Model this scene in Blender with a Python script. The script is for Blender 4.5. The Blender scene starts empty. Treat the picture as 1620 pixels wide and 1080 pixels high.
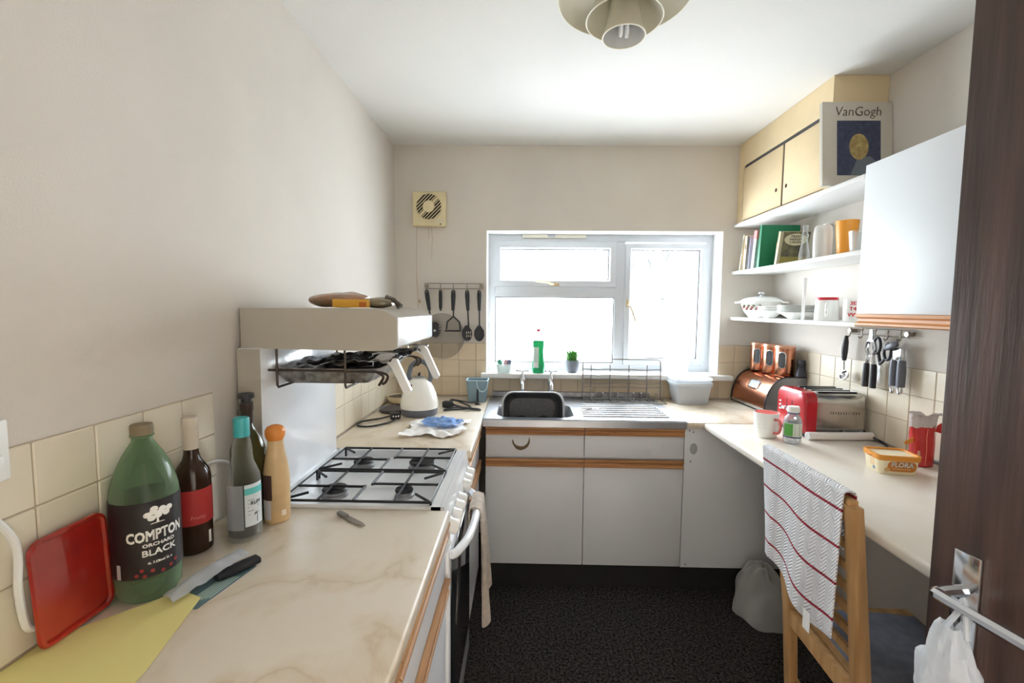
import bpy, bmesh, math, random
from mathutils import Vector, Matrix, noise
random.seed(7)
S = bpy.context.scene
C = S.collection
PI = math.pi

# ---------------------------------------------------------------- camera
F_PX, PITCH, YAW, ROLL = 711.98, .0741, .0209, .0083
cam_d = bpy.data.cameras.new('camera')
cam_d.sensor_width = 36.0
cam_d.lens = F_PX / 1620 * 36
cam_d.clip_start = .02
cam = bpy.data.objects.new('camera', cam_d)
C.objects.link(cam)
_r = Vector((math.cos(YAW), math.sin(YAW), 0)); _f = Vector((-math.sin(YAW), math.cos(YAW), 0)); _u = Vector((0, 0, 1))
_fw = _f*math.cos(PITCH) - _u*math.sin(PITCH); _up = _f*math.sin(PITCH) + _u*math.cos(PITCH)
_R = _r*math.cos(ROLL) + _up*math.sin(ROLL); _U = _up*math.cos(ROLL) - _r*math.sin(ROLL)
_m = Matrix((_R, _U, -_fw)).transposed().to_4x4()
_m.translation = (.7973, 0, 1.4629)
cam.matrix_world = _m
S.camera = cam

# ---------------------------------------------------------------- sky, exposure
world = bpy.data.worlds.new('overcast_sky'); S.world = world; world.use_nodes = True
_bg = world.node_tree.nodes['Background']
_bg.inputs[0].default_value = (.93, .965, 1.0, 1); _bg.inputs[1].default_value = 3.0
S.view_settings.view_transform = 'Standard'; S.view_settings.look = 'None'
S.view_settings.gamma = 1; S.view_settings.use_curve_mapping = False
S.view_settings.exposure = 2.88
S.cycles.max_bounces = 9; S.cycles.diffuse_bounces = 6; S.cycles.glossy_bounces = 4; S.cycles.transmission_bounces = 4; S.cycles.transparent_max_bounces = 14
S.cycles.caustics_reflective = False; S.cycles.caustics_refractive = False
S.cycles.sample_clamp_indirect = 6
def portal(name, loc, rot, sx, sy):
    l = bpy.data.lights.new(name, 'AREA'); l.shape = 'RECTANGLE'; l.size = sx; l.size_y = sy
    l.cycles.is_portal = True
    o = bpy.data.objects.new(name, l); o.location = loc; o.rotation_euler = rot; C.objects.link(o)
portal('window_daylight', (1.30, 3.12, 1.5), (-PI/2, 0, 0), 1.6, 1.1)
portal('doorway_daylight', (1.13, -.21, 1.0), (PI/2, 0, 0), 1.05, 2.05)

# ---------------------------------------------------------------- materials
def lin(c):
    out = []
    for x in c:
        x /= 255.0
        out.append(x/12.92 if x <= .04045 else ((x+.055)/1.055)**2.4)
    return (*out, 1)
MATS = {}
def mat(name, col, rough=.5, metal=0, var=0, vscale=6, bump=0, bscale=80, col2=None, coat=0, spec=.5, stretch=None):
    if name in MATS: return MATS[name]
    m = bpy.data.materials.new(name); m.use_nodes = True
    nt = m.node_tree; N = nt.nodes; L = nt.links
    p = N['Principled BSDF']
    p.inputs['Base Color'].default_value = lin(col)
    p.inputs['Roughness'].default_value = rough; p.inputs['Metallic'].default_value = metal
    p.inputs['Coat Weight'].default_value = coat; p.inputs['Specular IOR Level'].default_value = spec
    tc = N.new('ShaderNodeTexCoord'); src = tc.outputs['Object']
    if stretch:
        mp = N.new('ShaderNodeMapping'); mp.inputs['Scale'].default_value = stretch; L.new(src, mp.inputs[0]); src = mp.outputs[0]
    if var or col2:
        n = N.new('ShaderNodeTexNoise'); n.inputs['Scale'].default_value = vscale; n.inputs['Detail'].default_value = 5
        L.new(src, n.inputs['Vector'])
        r = N.new('ShaderNodeValToRGB'); r.color_ramp.elements[0].position = .35; r.color_ramp.elements[1].position = .68
        c2 = col2 or tuple(max(0, x*(1-var)) for x in col)
        r.color_ramp.elements[0].color = lin(c2); r.color_ramp.elements[1].color = lin(col)
        L.new(n.outputs['Fac'], r.inputs[0]); L.new(r.outputs[0], p.inputs['Base Color'])
    if bump:
        n2 = N.new('ShaderNodeTexNoise'); n2.inputs['Scale'].default_value = bscale; n2.inputs['Detail'].default_value = 4
        L.new(src, n2.inputs['Vector'])
        b = N.new('ShaderNodeBump'); b.inputs['Strength'].default_value = bump; b.inputs['Distance'].default_value = .01
        L.new(n2.outputs['Fac'], b.inputs['Height']); L.new(b.outputs[0], p.inputs['Normal'])
    MATS[name] = m
    return m
def glassy(name, col, body=.12, rough=.06, fres=.35, frost=0):
    """thin clear or tinted wall: see-through, with some body colour and gloss"""
    if name in MATS: return MATS[name]
    m = bpy.data.materials.new(name); m.use_nodes = True
    nt = m.node_tree; N = nt.nodes; L = nt.links
    p = N['Principled BSDF']; p.inputs['Base Color'].default_value = lin(col); p.inputs['Roughness'].default_value = rough
    t = N.new('ShaderNodeBsdfTransparent'); t.inputs[0].default_value = lin(col)
    lw = N.new('ShaderNodeLayerWeight'); lw.inputs['Blend'].default_value = fres
    ma = N.new('ShaderNodeMath'); ma.operation = 'MULTIPLY_ADD'; ma.inputs[1].default_value = .6; ma.inputs[2].default_value = body
    ma.use_clamp = True
    L.new(lw.outputs['Facing'], ma.inputs[0])
    mx = N.new('ShaderNodeMixShader'); L.new(ma.outputs[0], mx.inputs[0]); L.new(t.outputs[0], mx.inputs[1])
    if frost:
        tl = N.new('ShaderNodeBsdfTranslucent'); tl.inputs[0].default_value = lin(col)
        m2 = N.new('ShaderNodeMixShader'); m2.inputs[0].default_value = frost
        L.new(p.outputs[0], m2.inputs[1]); L.new(tl.outputs[0], m2.inputs[2]); L.new(m2.outputs[0], mx.inputs[2])
    else:
        L.new(p.outputs[0], mx.inputs[2])
    L.new(mx.outputs[0], N['Material Output'].inputs[0])
    MATS[name] = m
    return m
def wood(name, dark, light, axis='y', rough=.45):
    m = mat(name, light, rough, col2=dark, vscale=14, bump=.08, bscale=60,
            stretch={'x': (.15, 2.5, 2.5), 'y': (2.5, .15, 2.5), 'z': (2.5, 2.5, .15)}[axis])
    return m
def marble(name):
    m = bpy.data.materials.new(name); m.use_nodes = True
    nt = m.node_tree; N = nt.nodes; L = nt.links; p = N['Principled BSDF']
    p.inputs['Roughness'].default_value = .32
    tc = N.new('ShaderNodeTexCoord')
    n = N.new('ShaderNodeTexNoise'); n.inputs['Scale'].default_value = 3.2; n.inputs['Detail'].default_value = 6; n.inputs['Distortion'].default_value = .7
    L.new(tc.outputs['Object'], n.inputs['Vector'])
    r = N.new('ShaderNodeValToRGB'); e = r.color_ramp.elements
    e[0].position = .2; e[0].color = lin((216, 203, 184)); e[1].position = .8; e[1].color = lin((224, 213, 197))
    for pos, col in ((.42, (222, 210, 192)), (.485, (214, 199, 177)), (.50, (205, 187, 160)), (.515, (215, 200, 179)), (.58, (224, 213, 197))):
        x = e.new(pos); x.color = lin(col)
    L.new(n.outputs['Fac'], r.inputs[0]); L.new(r.outputs[0], p.inputs['Base Color'])
    return m
WALL = mat('cream_wall_paint', (218, 211, 202), .85, var=.03, vscale=2.2, bump=.12, bscale=240)
CEIL = mat('white_ceiling_paint', (228, 226, 221), .9, var=.02, vscale=2, bump=.1, bscale=160)
YELLOW = mat('pale_yellow_paint', (236, 214, 174), .75, var=.05, vscale=4)
REVEAL = mat('white_reveal_paint', (240, 240, 238), .6)
TILE = mat('cream_ceramic_tile', (230, 220, 200), .22, var=.03, vscale=5, bump=.03, bscale=14)
TILEB = mat('beige_ceramic_tile', (218, 200, 172), .25, var=.05, vscale=5, bump=.03, bscale=14)
GROUT = mat('grey_grout', (188, 172, 150), .9)
CARPET = mat('charcoal_carpet', (84, 81, 78), .98, col2=(24, 23, 22), vscale=95, bump=.9, bscale=130, spec=.1)
MARBLE = marble('cream_marbled_laminate')
EDGE = mat('pale_worktop_edge', (236, 230, 220), .35)
LAM = mat('white_grey_laminate', (216, 217, 220), .5, var=.015, vscale=3)
LAMW = mat('white_cabinet_laminate', (226, 229, 231), .45, var=.01, vscale=3)
SHELFW = mat('white_gloss_shelf', (240, 240, 238), .4)
STRIP = wood('oak_handle_strip', (150, 100, 58), (192, 142, 92), 'x')
STRIPY = wood('oak_handle_strip_long', (160, 110, 68), (205, 160, 112), 'y')
PLINTH = mat('dark_plinth', (30, 28, 27), .8)
DARKWOOD = wood('dark_brown_door_veneer', (52, 36, 31), (84, 62, 54), 'z', .4)
PINE = wood('beech_chair_wood', (182, 138, 88), (214, 172, 120), 'z', .4)
STEEL = mat('brushed_sink_steel', (186, 188, 192), .34, 1, var=.12, vscale=4)
CHROME = mat('chrome', (214, 216, 220), .12, 1)
DULLST = mat('dull_wire_steel', (150, 140, 128), .35, 1)
DARKWIRE = mat('tarnished_dark_wire', (78, 68, 60), .45, .7)
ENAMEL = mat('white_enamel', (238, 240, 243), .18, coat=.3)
BEIGE_SHADE = mat('greige_side_shade', (178, 172, 160), .45, var=.02)  # greige with the shade of the camera-facing sides put into the colour
BLACK = mat('black_iron', (26, 26, 30), .45)
BLKP = mat('black_plastic', (34, 35, 40), .42)
GREYP = mat('slate_grey_plastic', (98, 102, 112), .4)
WHITEP = mat('white_plastic', (238, 238, 236), .35)
UPVC = mat('white_upvc', (208, 212, 217), .35)
BRASS = mat('pale_gold_handle', (206, 186, 148), .3, .7)
GASKET = mat('black_gasket', (40, 42, 46), .6)
COPPER = mat('copper_metal', (206, 140, 110), .22, 1, var=.05)
RED = mat('red_gloss', (186, 30, 42), .25, coat=.4)
CREAMP = mat('aged_cream_plastic', (228, 214, 172), .45, var=.06, vscale=12)
PAPER = mat('white_paper', (240, 240, 238), .8)
INK = mat('black_print', (24, 22, 22), .7)
WHITEINK = mat('white_print', (240, 240, 236), .7)
CERAMIC = mat('white_glazed_ceramic', (240, 240, 236), .15, coat=.4)

# ---------------------------------------------------------------- mesh helpers
class G:
    def __init__(s): s.v = []; s.f = []; s.uv = None
    def add(s, v, f):
        o = len(s.v); s.v += [tuple(p) for p in v]; s.f += [tuple(i+o for i in q) for q in f]; return s
    def box(s, x0, y0, z0, x1, y1, z1):
        return s.add([(x0,y0,z0),(x1,y0,z0),(x1,y1,z0),(x0,y1,z0),(x0,y0,z1),(x1,y0,z1),(x1,y1,z1),(x0,y1,z1)],
                     [(3,2,1,0),(4,5,6,7),(0,1,5,4),(1,2,6,5),(2,3,7,6),(3,0,4,7)])
    def rbox(s, x0, y0, z0, x1, y1, z1, r=.004, seg=2):
        bm = bmesh.new(); bmesh.ops.create_cube(bm, size=1)
        for v in bm.verts:
            v.co = Vector((x0+(x1-x0)*(v.co.x+.5), y0+(y1-y0)*(v.co.y+.5), z0+(z1-z0)*(v.co.z+.5)))
        bmesh.ops.bevel(bm, geom=bm.edges[:], offset=r, segments=seg, affect='EDGES', profile=.5)
        return s.bm(bm)
    def bm(s, bm):
        bm.verts.index_update()
        s.add([v.co[:] for v in bm.verts], [tuple(v.index for v in f.verts) for f in bm.faces]); bm.free(); return s
    def lathe(s, prof, n=24, c=(0,0,0), sx=1, sy=1, a0=0, a1=None, top=True):
        full = a1 is None; span = 2*PI if full else a1-a0; k = n if full else n+1
        v = []; f = []
        for r, z in prof:
            for i in range(k):
                a = a0 + span*i/n
                v.append((c[0]+r*sx*math.cos(a), c[1]+r*sy*math.sin(a), c[2]+z))
        for j in range(len(prof)-1):
            for i in range(n):
                i2 = (i+1) % k if full else i+1
                f.append((j*k+i, j*k+i2, (j+1)*k+i2, (j+1)*k+i))
        if full:
            if prof[0][0] > 1e-6: f.append(tuple(range(k-1, -1, -1)))
            if top and prof[-1][0] > 1e-6: f.append(tuple((len(prof)-1)*k+i for i in range(k)))
        return s.add(v, f)
    def tube(s, pts, r, n=8, closed=False):
        P = [Vector(p) for p in pts]; m = len(P)
        R = r if isinstance(r, (list, tuple)) else [r]*m
        v = []; f = []; u = None
        for i in range(m):
            a = P[(i-1) % m] if (closed or i > 0) else P[i]; b = P[(i+1) % m] if (closed or i < m-1) else P[i]
            t = (b-a).normalized() if (b-a).length > 1e-9 else Vector((0,0,1))
            if u is None:
                u = t.orthogonal().normalized()
            else:
                u = u - t*u.dot(t)
                u = u.normalized() if u.length > 1e-6 else t.orthogonal().normalized()
            w = t.cross(u)
            for k in range(n):
                q = 2*PI*k/n
                v.append(P[i] + (u*math.cos(q)+w*math.sin(q))*R[i])
        for i in range(m if closed else m-1):
            for k in range(n):
                f.append((i*n+k, i*n+(k+1) % n, ((i+1) % m)*n+(k+1) % n, ((i+1) % m)*n+k))
        if not closed:
            f.append(tuple(range(n-1, -1, -1))); f.append(tuple((m-1)*n+k for k in range(n)))
        return s.add(v, f)
    def cyl(s, a, b, r, r2=None, n=16):
        return s.tube([a, b], [r, r if r2 is None else r2], n)
    def bar(s, a, b, w, h=None, up=(0,0,1)):
        a = Vector(a); b = Vector(b); t = (b-a).normalized(); h = h or w
        u = Vector(up); u = (u-t*u.dot(t)); u = u.normalized() if u.length > 1e-4 else t.orthogonal().normalized()
        x = t.cross(u)
        v = [p + x*i*w/2 + u*j*h/2 for p in (a, b) for i, j in ((-1,-1),(1,-1),(1,1),(-1,1))]
        return s.add(v, [(0,1,2,3),(7,6,5,4),(0,4,5,1),(1,5,6,2),(2,6,7,3),(3,7,4,0)])
    def prism(s, poly, axis, lo, hi):
        mk = {'x': lambda a,b,c: (c,a,b), 'y': lambda a,b,c: (a,c,b), 'z': lambda a,b,c: (a,b,c)}[axis]
        n = len(poly)
        v = [mk(a,b,lo) for a,b in poly] + [mk(a,b,hi) for a,b in poly]
        f = [tuple(range(n-1,-1,-1)), tuple(range(n,2*n))] + [(i,(i+1)%n,n+(i+1)%n,n+i) for i in range(n)]
        return s.add(v, f)
    def sphere(s, c, r, n=16, m=10, sx=1, sy=1, sz=1):
        return s.lathe([(max(1e-7, r*math.sin(PI*j/m)), -r*sz*math.cos(PI*j/m)) for j in range(m+1)], n, c, sx, sy)
    def sheet(s, fn, nu, nv, th=0):
        pts = [[Vector(fn(i/nu, j/nv)) for i in range(nu+1)] for j in range(nv+1)]
        v = [p for row in pts for p in row]; k = nu+1
        f = [(j*k+i, j*k+i+1, (j+1)*k+i+1, (j+1)*k+i) for j in range(nv) for i in range(nu)]
        s.uv = [(i/nu, j/nv) for j in range(nv+1) for i in range(nu+1)]
        if not th: return s.add(v, f)
        bm = bmesh.new(); bv = [bm.verts.new(p) for p in v]
        for q in f: bm.faces.new([bv[i] for i in q])
        bm.normal_update()
        nrm = [x.normal.copy() for x in bv]; bm.free(); N = len(v)
        v2 = [p - nn*th for p, nn in zip(v, nrm)]
        f2 = [tuple(i+N for i in reversed(q)) for q in f]
        rim = [i for i in range(k)] + [j*k+nu for j in range(1, nv+1)] + [nv*k+i for i in range(nu-1, -1, -1)] + [j*k for j in range(nv-1, 0, -1)]
        f3 = [(rim[(i+1) % len(rim)], rim[i], rim[i]+N, rim[(i+1) % len(rim)]+N) for i in range(len(rim))]
        s.uv = s.uv + s.uv
        return s.add(v+v2, f+f2+f3)
    def xf(s, M):
        s.v = [tuple(M @ Vector(p)) for p in s.v]; return s
    def mv(s, x, y, z):
        s.v = [(a+x, b+y, c+z) for a, b, c in s.v]; return s

def mesh(name, g, m, smooth=38, recalc=True):
    me = bpy.data.meshes.new(name); me.from_pydata(g.v, [], g.f); me.validate()
    if recalc:
        bm = bmesh.new(); bm.from_mesh(me); bmesh.ops.recalc_face_normals(bm, faces=bm.faces); bm.to_mesh(me); bm.free()
    if g.uv and len(g.uv) == len(me.vertices):
        uv = me.uv_layers.new(name='UVMap')
        for l in me.loops: uv.data[l.index].uv = g.uv[l.vertex_index]
    me.materials.append(m)
    if smooth:
        me.shade_smooth(); me.set_sharp_from_angle(angle=math.radians(smooth))
    return me
def link(name, me, parent=None):
    o = bpy.data.objects.new(name, me); C.objects.link(o); o.parent = parent; return o
def part(parent, name, g, m, smooth=38, label=None):
    o = link(name, mesh(name, g, m, smooth), parent)
    if label: o['label'] = label
    return o
def tag(o, label, cat, group=None):
    o['label'] = label; o['category'] = cat
    if group: o['group'] = group
    return o
def thing(name, label, cat, loc=(0,0,0), rz=0, group=None):
    o = bpy.data.objects.new(name, None); C.objects.link(o); o.empty_display_size = .05
    o.location = loc; o.rotation_euler = (0, 0, rz)
    return tag(o, label, cat, group)
def single(name, g, m, label, cat, loc=(0,0,0), rz=0, group=None, smooth=38):
    o = link(name, mesh(name, g, m, smooth)); o.location = loc; o.rotation_euler = (0,0,rz)
    return tag(o, label, cat, group)
def struct(name, g, m, parent=None, label=None, smooth=38):
    o = link(name, mesh(name, g, m, smooth), parent)
    if not parent: o['kind'] = 'structure'
    if label: o['label'] = label
    return o
def text(parent, s, size, m, fn, bold=0, name='lettering', sx=1):
    cu = bpy.data.curves.new('t', 'FONT'); cu.body = s; cu.size = size; cu.align_x = 'CENTER'; cu.align_y = 'CENTER'
    cu.offset = min(0, bold); cu.resolution_u = 2
    t = bpy.data.objects.new('t', cu); C.objects.link(t)
    me = bpy.data.meshes.new_from_object(t.evaluated_get(bpy.context.evaluated_depsgraph_get()))
    bpy.data.objects.remove(t); bpy.data.curves.remove(cu)
    if bold > 0:      # heavier strokes: shifted copies of the glyphs
        vs = [v.co.copy() for v in me.vertices]; fs = [tuple(p.vertices) for p in me.polygons]; n = len(vs); V = []; F = []
        for k, (a, b) in enumerate(((-bold, -bold), (bold, -bold), (bold, bold), (-bold, bold))):
            V += [(c.x+a, c.y+b, 0) for c in vs]; F += [tuple(i+k*n for i in f) for f in fs]
        me = bpy.data.meshes.new(name); me.from_pydata(V, [], F)
    for v in me.vertices: v.co = Vector(fn(v.co.x*sx, v.co.y))
    me.materials.clear(); me.materials.append(m); me.name = name
    return link(name, me, parent)
def rrect(x0, y0, x1, y1, r, n=5):
    out = []
    for cx, cy, a in ((x1-r, y1-r, 0), (x0+r, y1-r, PI/2), (x0+r, y0+r, PI), (x1-r, y0+r, 1.5*PI)):
        for i in range(n+1): out.append((cx+r*math.cos(a+PI/2*i/n), cy+r*math.sin(a+PI/2*i/n)))
    return out
def loft(rings, cap0=True, cap1=True):
    g = G(); n = len(rings[0]); v = [p for r in rings for p in r]
    f = [(j*n+i, j*n+(i+1) % n, (j+1)*n+(i+1) % n, (j+1)*n+i) for j in range(len(rings)-1) for i in range(n)]
    if cap0: f.append(tuple(range(n-1, -1, -1)))
    if cap1: f.append(tuple((len(rings)-1)*n+i for i in range(n)))
    return g.add(v, f)
def arc(cx, cy, r, a0, a1, n): return [(cx+r*math.cos(a0+(a1-a0)*i/n), cy+r*math.sin(a0+(a1-a0)*i/n)) for i in range(n+1)]
def smoothpath(pts, n=6):
    P = [Vector(p) for p in pts]; out = []
    for i in range(len(P)-1):
        p0 = P[max(0, i-1)]; p1 = P[i]; p2 = P[i+1]; p3 = P[min(len(P)-1, i+2)]
        for k in range(n):
            t = k/n
            out.append(.5*((2*p1)+(p2-p0)*t+(2*p0-5*p1+4*p2-p3)*t*t+(3*p1-p0-3*p2+p3)*t**3))
    out.append(P[-1]); return out

# ================================================================ ROOM SHELL
D, W, H = 2.838, 2.345, 2.457
WX0, WX1, WZ0, WZ1 = .573, 2.035, 1.05, 1.945        # window opening
Y0 = -.10
DX0, DX1, DZ = .62, 1.64, 2.0       # doorway behind the camera
struct('floor', G().box(-.2, Y0-.1, -.06, W+.2, D+.2, 0), CARPET, label='speckled charcoal carpet')
struct('ceiling', G().box(-.2, Y0-.1, H, W+.2, D+.25, H+.1), CEIL)
wl = struct('wall_left', G().box(-.12, Y0-.1, 0, 0, D+.01, H+.01), WALL)
wr = struct('wall_right', G().box(W, Y0-.1, 0, W+.12, D+.01, H+.01), WALL)
g = G()
g.box(-.12, D, 0, W+.12, D+.26, WZ0-.03); g.box(-.12, D, WZ1, W+.12, D+.26, H+.01)
g.box(-.12, D, WZ0-.03, WX0, D+.26, WZ1); g.box(WX1, D, WZ0-.03, W+.12, D+.26, WZ1)
wb = struct('wall_back', g, WALL)
g = G(); t_ = .004
g.box(WX0, D-.001, WZ0-.03, WX0+t_, D+.15, WZ1); g.box(WX1-t_, D-.001, WZ0-.03, WX1, D+.15, WZ1); g.box(WX0, D-.001, WZ1-t_, WX1, D+.15, WZ1)
struct('trim_1', g, REVEAL, label='white painted window reveal')
struct('trim_2', G().rbox(.545, D-.052, WZ0-.026, 2.11, D+.16, WZ0+.004, .004), REVEAL, label='white painted window sill board')
struct('wall_front', G().box(-.12, Y0-.1, 0, DX0, Y0, H+.01).box(DX1, Y0-.1, 0, W+.12, Y0, H+.01).box(DX0, Y0-.1, DZ, DX1, Y0, H+.01), WALL)
struct('hall_light_block', G().box(-1.6, -1.5, -.06, 4.0, -1.4, H+.01).box(-1.6, -1.5, H, 4.0, Y0-.1, H+.1).box(-1.7,-1.5,-.06,-1.6,Y0-.1,H).box(3.2,-1.5,-.06,3.3,Y0-.1,H).box(-1.7,-1.5,-.1,3.3,Y0-.1,-.05), WALL)  # unseen closed hall, added to cut the light entering by the doorway
# --- wall tiles: one object each, shared meshes
TP = .108
tile_cache = {}
def tile_mesh(w, h, m):
    k = (round(w, 4), round(h, 4), m.name)
    if k not in tile_cache:
        tile_cache[k] = mesh('tile', G().rbox(-w/2, -.0065, -h/2, w/2, 0, h/2, .0018, 1), m, 30)
    return tile_cache[k]
def tiles(parent, spans, rows, place, rz, m):
    for a0, a1 in spans:
        for z0, z1 in rows:
            o = link('tile', tile_mesh(a1-a0-.0025, z1-z0-.0025, m), parent)
            o.location = place((a0+a1)/2, (z0+z1)/2); o.rotation_euler = (0, 0, rz)
def spans(lo, hi, origin):
    k0 = math.floor((lo-origin)/TP); out = []; a = origin+k0*TP
    while a < hi-1e-6:
        b = a+TP; p, q = max(a, lo), min(b, hi)
        if q-p > .012: out.append((p, q))
        a = b
    return out
ROWS = [(1.24-TP*(k+1), 1.24-TP*k) for k in range(3)]
ROWS[2] = (.905, ROWS[2][1])
part(wl, 'grout', G().box(-.001, .2, .9, .0035, 1.13, 1.24).box(-.001, 1.725, .9, .0035, D, 1.24), GROUT)
part(wr, 'grout', G().box(W-.0035, .5, .9, W+.001, D, 1.24), GROUT)
part(wb, 'grout', G().box(0, D-.0035, .9, WX0, D+.001, 1.24).box(WX0, D-.0035, .9, WX1, D+.001, WZ0-.03).box(WX1, D-.0035, .9, W, D+.001, 1.24), GROUT)
tiles(wl, spans(.374, 1.13, 1.13), ROWS, lambda a, z: (.0, a, z), PI/2, TILE)
tiles(wl, spans(1.725, D, D), ROWS, lambda a, z: (.0, a, z), PI/2, TILE)
tiles(wr, spans(.60, D, 2.337), ROWS, lambda a, z: (W, a, z), -PI/2, TILE)
tiles(wb, spans(0, WX0-.003, .51), ROWS, lambda a, z: (a, D, z), 0, TILEB)
tiles(wb, spans(WX0, WX1, .51), [ROWS[2]], lambda a, z: (a, D, z), 0, TILEB)
tiles(wb, spans(WX1+.003, W, .51), ROWS, lambda a, z: (a, D, z), 0, TILEB)

# ================================================================ WINDOW
FY = D+.142      # face of the frame
def frame_rect(x0, z0, x1, z1, w, y0, y1, g=None):
    g = g or G()
    g.box(x0, y0, z0, x1, y1, z0+w); g.box(x0, y0, z1-w, x1, y1, z1); g.box(x0, y0, z0+w, x0+w, y1, z1-w); g.box(x1-w, y0, z0+w, x1, y1, z1-w)
    return g
def bevel_frame(x0, z0, x1, z1, w, y0, y1, b=.008):
    """mitred frame with a sloped inner edge"""
    o = [(x0,z0),(x1,z0),(x1,z1),(x0,z1)]; i1 = [(x0+w-b,z0+w-b),(x1-w+b,z0+w-b),(x1-w+b,z1-w+b),(x0+w-b,z1-w+b)]
    i2 = [(x0+w,z0+w),(x1-w,z0+w),(x1-w,z1-w),(x0+w,z1-w)]
    rings = [[(x, y1, z) for x, z in o], [(x, y0, z) for x, z in o], [(x, y0, z) for x, z in i1], [(x, y0+b*1.6, z) for x, z in i2], [(x, y1, z) for x, z in i2]]
    rings.append(rings[0])
    g = G(); n = 4; v = [p for r in rings[:-1] for p in r]; f = []
    for j in range(5):
        for i in range(4):
            a, b2 = j*4+i, j*4+(i+1) % 4; c, d = ((j+1) % 5)*4+(i+1) % 4, ((j+1) % 5)*4+i
            f.append((a, b2, c, d))
    return g.add(v, f)
win = bpy.data.objects.new('window_1', None); C.objects.link(win); win['kind'] = 'structure'; win['label'] = 'white plastic window of three obscured panes'
g = frame_rect(WX0+.004, WZ0, WX1-.004, WZ1-.004, .045, FY, FY+.06)
g.box(1.412, FY, WZ0+.045, 1.468, FY+.06, WZ1-.045)                   # mullion
g.box(WX0+.045, FY, 1.545, 1.412, FY+.06, 1.605)                      # transom
part(win, 'outer_frame', g, UPVC, 0)
def pane_mat():
    m = bpy.data.materials.new('obscured_glass'); m.use_nodes = True
    nt = m.node_tree; N = nt.nodes; L = nt.links; p = N['Principled BSDF']
    p.inputs['Base Color'].default_value = (.9, .95, .97, 1); p.inputs['Roughness'].default_value = .12
    tc = N.new('ShaderNodeTexCoord'); v = N.new('ShaderNodeTexVoronoi'); v.inputs['Scale'].default_value = 85
    n = N.new('ShaderNodeTexNoise'); n.inputs['Scale'].default_value = 60; n.inputs['Detail'].default_value = 3
    L.new(tc.outputs['Object'], v.inputs['Vector']); L.new(tc.outputs['Object'], n.inputs['Vector'])
    b = N.new('ShaderNodeBump'); b.inputs['Strength'].default_value = .5; b.inputs['Distance'].default_value = .004
    L.new(v.outputs['Distance'], b.inputs['Height']); L.new(b.outputs[0], p.inputs['Normal'])
    t = N.new('ShaderNodeBsdfTransparent'); t.inputs[0].default_value = (.95, .98, 1, 1)
    tl = N.new('ShaderNodeBsdfTranslucent'); tl.inputs[0].default_value = (.95, .97, 1, 1)
    r = N.new('ShaderNodeValToRGB'); r.color_ramp.elements[0].position = .42; r.color_ramp.elements[1].position = .6
    r.color_ramp.elements[0].color = (0.0,)*3+(1,); r.color_ramp.elements[1].color = (.022,)*3+(1,)
    L.new(n.outputs['Fac'], r.inputs[0])
    m1 = N.new('ShaderNodeMixShader'); L.new(r.outputs[0], m1.inputs[0]); L.new(t.outputs[0], m1.inputs[1]); L.new(tl.outputs[0], m1.inputs[2])
    m2 = N.new('ShaderNodeMixShader'); m2.inputs[0].default_value = .05; L.new(m1.outputs[0], m2.inputs[1]); L.new(p.outputs[0], m2.inputs[2])
    L.new(m2.outputs[0], N['Material Output'].inputs[0])
    return m
PANE = pane_mat()
def sash(x0, z0, x1, z1, gx0, gz0, gx1, gz1, name='sash'):
    w = gx0-x0
    s_ = part(win, name, bevel_frame(x0, z0, x1, z1, w, FY-.014, FY+.05), UPVC, 0)
    part(s_, 'gasket', frame_rect(gx0-.001, gz0-.001, gx1+.001, gz1+.001, .006, FY+.006, FY+.02), GASKET, 0)
    part(s_, 'pane', G().box(gx0, FY+.016, gz0, gx1, FY+.022, gz1), PANE, 0)
    return s_
s1 = sash(.619, 1.606, 1.408, 1.893, .663, 1.65, 1.364, 1.849)
s2 = sash(1.471, 1.098, 1.992, 1.886, 1.510, 1.137, 1.953, 1.847)
s3 = part(win, 'fixed_light', frame_rect(.610, 1.092, 1.416, 1.549, .012, FY-.004, FY+.03), UPVC, 0)
part(s3, 'gasket', frame_rect(.621, 1.103, 1.405, 1.538, .006, FY+.004, FY+.02), GASKET, 0)
part(s3, 'pane', G().box(.622, FY+.014, 1.104, 1.404, FY+.02, 1.537), PANE, 0)
g = G().rbox(.80, FY-.022, 1.918, 1.21, FY+.004, 1.944, .004)
v_ = part(win, 'trickle_vent', g, mat('ivory_vent', (226, 220, 202), .5), label='ivory trickle vent')
part(v_, 'slider', G().rbox(.96, FY-.028, 1.923, 1.01, FY-.02, 1.939, .002), mat('grey_vent_slider', (176, 176, 184), .5))
g = G().rbox(.985, FY-.03, 1.608, 1.04, FY-.014, 1.628, .004); g.tube(smoothpath([(1.0, FY-.032, 1.618), (.985, FY-.05, 1.62), (.96, FY-.05, 1.632), (.885, FY-.05, 1.638)]), [.006]*18+[.005], 8)
part(s1, 'handle', g, BRASS, label='pale gold lever handle')
g = G().rbox(1.478, FY-.03, 1.475, 1.494, FY-.012, 1.525, .004); g.tube(smoothpath([(1.486, FY-.03, 1.49), (1.49, FY-.05, 1.482), (1.505, FY-.052, 1.465), (1.535, FY-.052, 1.382)]), [.006]*18+[.005], 8)
part(s2, 'handle', g, BRASS, label='pale gold lever handle')

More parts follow.
